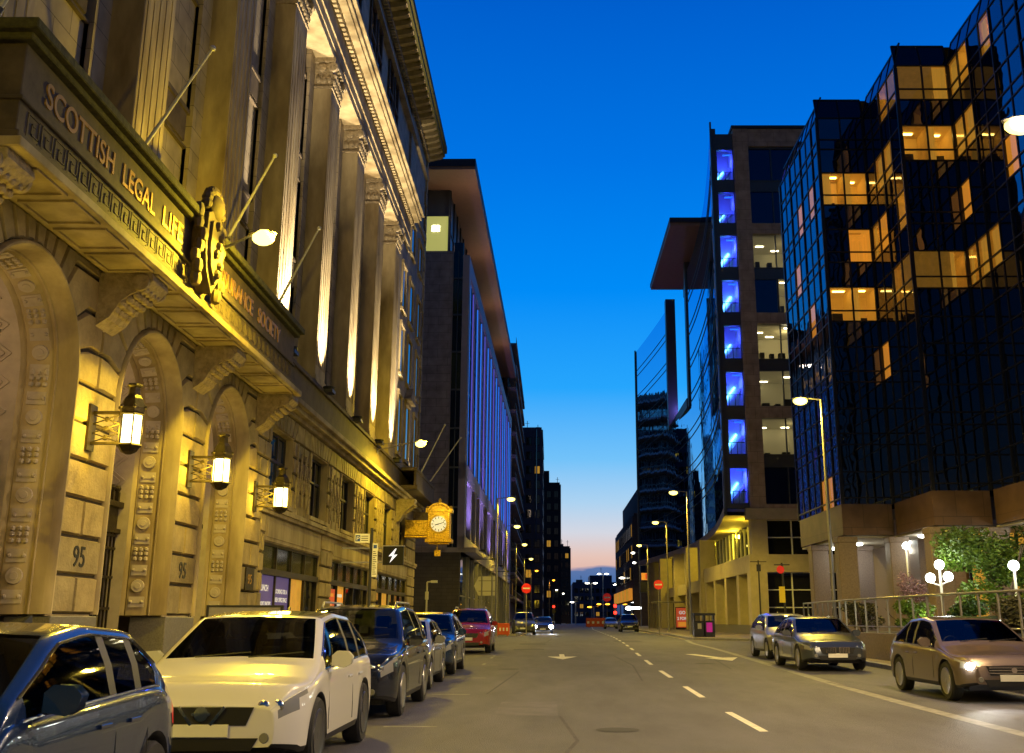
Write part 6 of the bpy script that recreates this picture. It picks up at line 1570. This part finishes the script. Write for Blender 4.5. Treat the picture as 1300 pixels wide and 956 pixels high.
BO = empty('bollard', (-2.9, 84.6, gz(84)), 0, 'short dark bollard at the tip of the left kerb build-out', 'bollard')
MB().tube((-2.95, 87.2, .2), (-2.95, 87.2, 1.25), .09, .09, 10).ball((-2.95, 87.2, 1.27), .1, 10).build('bollard_post', M['pole_dark'], BO)
# terrace with railing, shrubs and globe lamps in front of the black building
TE = empty('terrace_wall', (14, 33, 0), 0, 'low stone retaining wall under the railing of the planted terrace', 'wall')
tp = [(10.35, 45.5), (9.95, 37.5), (10.1, 31), (10.8, 22), (11.6, 12)]
b = MB()
for a, c in zip(tp, tp[1:]):
    F = fr_(a, c); wallbox(b, F, -.05, F[3]+.05, -.2, .95, -.3, 0)
F = fr_((15, 45.5), tp[0]); 
b.build('retaining_wall', M['granite_plain'], TE)
o = MB().add([(x+.1, y, .9) for x, y in tp]+[(30, 12, .9), (30, 45.5, .9)], [tuple(range(7))]).build('planting_bed', M['soil']); o['kind'] = 'structure'
RL = empty('railing', (10.3, 30, .95), 0, 'slim metal railing with upright bars along the planted terrace', 'railing')
b = MB(); pb = MB(); 
for a, c in zip(tp, tp[1:]):
    b.tube((a[0]+.12, a[1], 2.0), (c[0]+.12, c[1], 2.0), .03, .03, 8); b.tube((a[0]+.12, a[1], 1.15), (c[0]+.12, c[1], 1.15), .018, .018, 6)
rails = b.build('handrail', M['pole_metal'], RL)
for a, c in zip(tp, tp[1:]):
    n_ = int(math.dist(a, c)/1.0)
    for k in range(n_):
        x = a[0]+(c[0]-a[0])*k/n_+.12; y = a[1]+(c[1]-a[1])*k/n_
        MB().box(x-.02, x+.02, y-.03, y+.03, .9, 2.0).build('railing_post', M['pole_metal'], RL)
def globe_lamp(x, y, z0, heads, label, p=80):
    t = empty('globe_lamp', (x, y, z0), 0, label, 'globe lamp', 'white globe lamps on the terrace')
    b = MB(); zt_ = max(h[2] for h in heads)
    b.tube((x, y, z0), (x, y, zt_-.1), .05, .04, 8)
    for (dx, dy, z) in heads:
        if abs(dx)+abs(dy) > .01: b.tube((x, y, z-.25), (x+dx, y+dy, z-.14), .025, .025, 6)
    b.build('pole', M['pole_white'], t)
    for (dx, dy, z) in heads:
        MB().ball((x+dx, y+dy, z), .15, 14).build('globe', M['globe'], t, smooth=True)
    light('globe_light', 'POINT', (x-.1, y-.45, zt_), p, (.93, 1, .88), t, .15)
    light('globe_light', 'POINT', (x+.2, y+.6, zt_-.1), p, (.93, 1, .88), t, .15)
globe_lamp(12.15, 34, .9, [(0, 0, 3.02), (-.28, .1, 2.62), (.30, .15, 2.66)], 'three-headed white globe lamp beside the pink blossom bush', 42)
globe_lamp(13.2, 31, .9, [(0, 0, 2.85)], 'single white globe lamp on a pale pole at the right edge', 38)
globe_lamp(24.0-9.4, 44.5, .2, [(0, 0, 4.3)], 'pale globe lamp in front of the granite columns', 40)
def leaves(cx, cy, cz, rx, ry, rz, n, sz, seed, lobes=7, droop=0):
    rnd = random.Random(seed); b = MB(); C = [(rnd.uniform(-.6, .6), rnd.uniform(-.6, .6), rnd.uniform(-.5, .7), rnd.uniform(.3, .55)) for _ in range(lobes)]
    for i in range(n):
        l_ = rnd.choice(C); u = Vector((rnd.gauss(0, 1), rnd.gauss(0, 1), rnd.gauss(0, 1))).normalized()*l_[3]*rnd.uniform(.55, 1.05)
        p = Vector((cx+(l_[0]+u.x)*rx, cy+(l_[1]+u.y)*ry, cz+(l_[2]+u.z)*rz))
        a = Vector((rnd.uniform(-1, 1), rnd.uniform(-1, 1), rnd.uniform(-.6, .4))).normalized(); c = a.cross(Vector((rnd.uniform(-1, 1), rnd.uniform(-1, 1), rnd.uniform(-1, 1)))).normalized()
        s_ = sz*rnd.uniform(.6, 1.3); b.add([p-a*s_, p+c*s_*.42, p+a*s_, p-c*s_*.42], [(0, 1, 2, 3)])
    return b
def plant(name, label, x, y, z, h, rad, n, sz, mt, seed, cat='shrub', trunk=True, group='plants on the terrace'):
    t = empty(name, (x, y, z), 0, label, cat, group); rnd = random.Random(seed+50)
    b = MB()
    for k in range(5 if trunk else 4):
        a = rnd.uniform(0, 6.28); q = Vector((x+.1*math.cos(a), y+.1*math.sin(a), z)); pts = [q]
        for s_ in range(4): q = q+Vector((rad*.22*math.cos(a)+rnd.uniform(-.1, .1), rad*.22*math.sin(a)+rnd.uniform(-.1, .1), h*.22)); pts.append(q)
        for j in range(4): b.tube(pts[j], pts[j+1], .045*(1-j*.2)*max(.5, rad), .045*(1-(j+1)*.2)*max(.5, rad), 6)
    b.build('trunk' if trunk else 'stems', M['bark'], t)
    leaves(x, y, z+h*.62, rad, rad*.8, h*.5, n, sz, seed).build('crown' if trunk else 'foliage', M[mt], t, fix=False)
plant('small_tree', 'bright green spreading maple lit by the globe lamps behind the railing', 14.2, 34.5, .9, 3.0, 2.1, 9000, .075, 'leaf_bright', 1, 'tree')
plant('small_tree', 'darker green maple behind the single globe lamp at the right edge', 16.2, 36.5, .9, 3.3, 2.2, 6500, .085, 'leaf_deep', 2, 'tree')
plant('flowering_bush', 'pale pink blossom bush under the three-headed globe lamp', 11.9, 36.2, .9, 1.7, .7, 1900, .05, 'leaf_pink', 3, 'bush', False)
for i, (x, y, h, r_, mt, lb) in enumerate(((10.9, 33.0, .9, .7, 'leaf_bright', 'round bright green shrub behind the left end of the railing'), (11.9, 31.0, .85, .75, 'leaf_deep', 'low dark green shrub under the three-headed lamp'), (12.6, 29.3, 1.0, .9, 'leaf_bright', 'low bright green shrub in the middle of the terrace bed'), (13.6, 28.6, 1.1, 1.0, 'leaf_deep', 'dark green shrub right of the middle of the bed'), (11.7, 27.2, .9, .8, 'leaf_olive', 'olive shrub close to the railing at the right edge'), (10.9, 38.5, 1.0, .8, 'leaf_olive', 'olive shrub behind the silver hatchback'))):
    plant('shrub', lb, x, y, .9, h, r_, 2200, .06, mt, 20+i, 'shrub', False)
for (x, y, c_) in ((11.2, 32.2, 40), (13.0, 30.2, 45)):
    t = empty('garden_spotlight', (x, y, .9), 0, 'small garden spotlight among the shrubs, %s' % ('under the three-headed lamp' if c_ == 40 else 'near the single globe lamp'), 'spotlight', 'garden spotlights')
    MB().tube((x, y, .88), (x, y, 1.05), .05, .07, 10).build('housing', M['pole_dark'], t); MB().lathe((x, y, 1.05), [(.05, .0), (.045, .012)], 10).build('lens', M['lens_white'], t)
    light('spot_light', 'POINT', (x, y, 1.35), c_, (.8, 1, .5), t, .08)
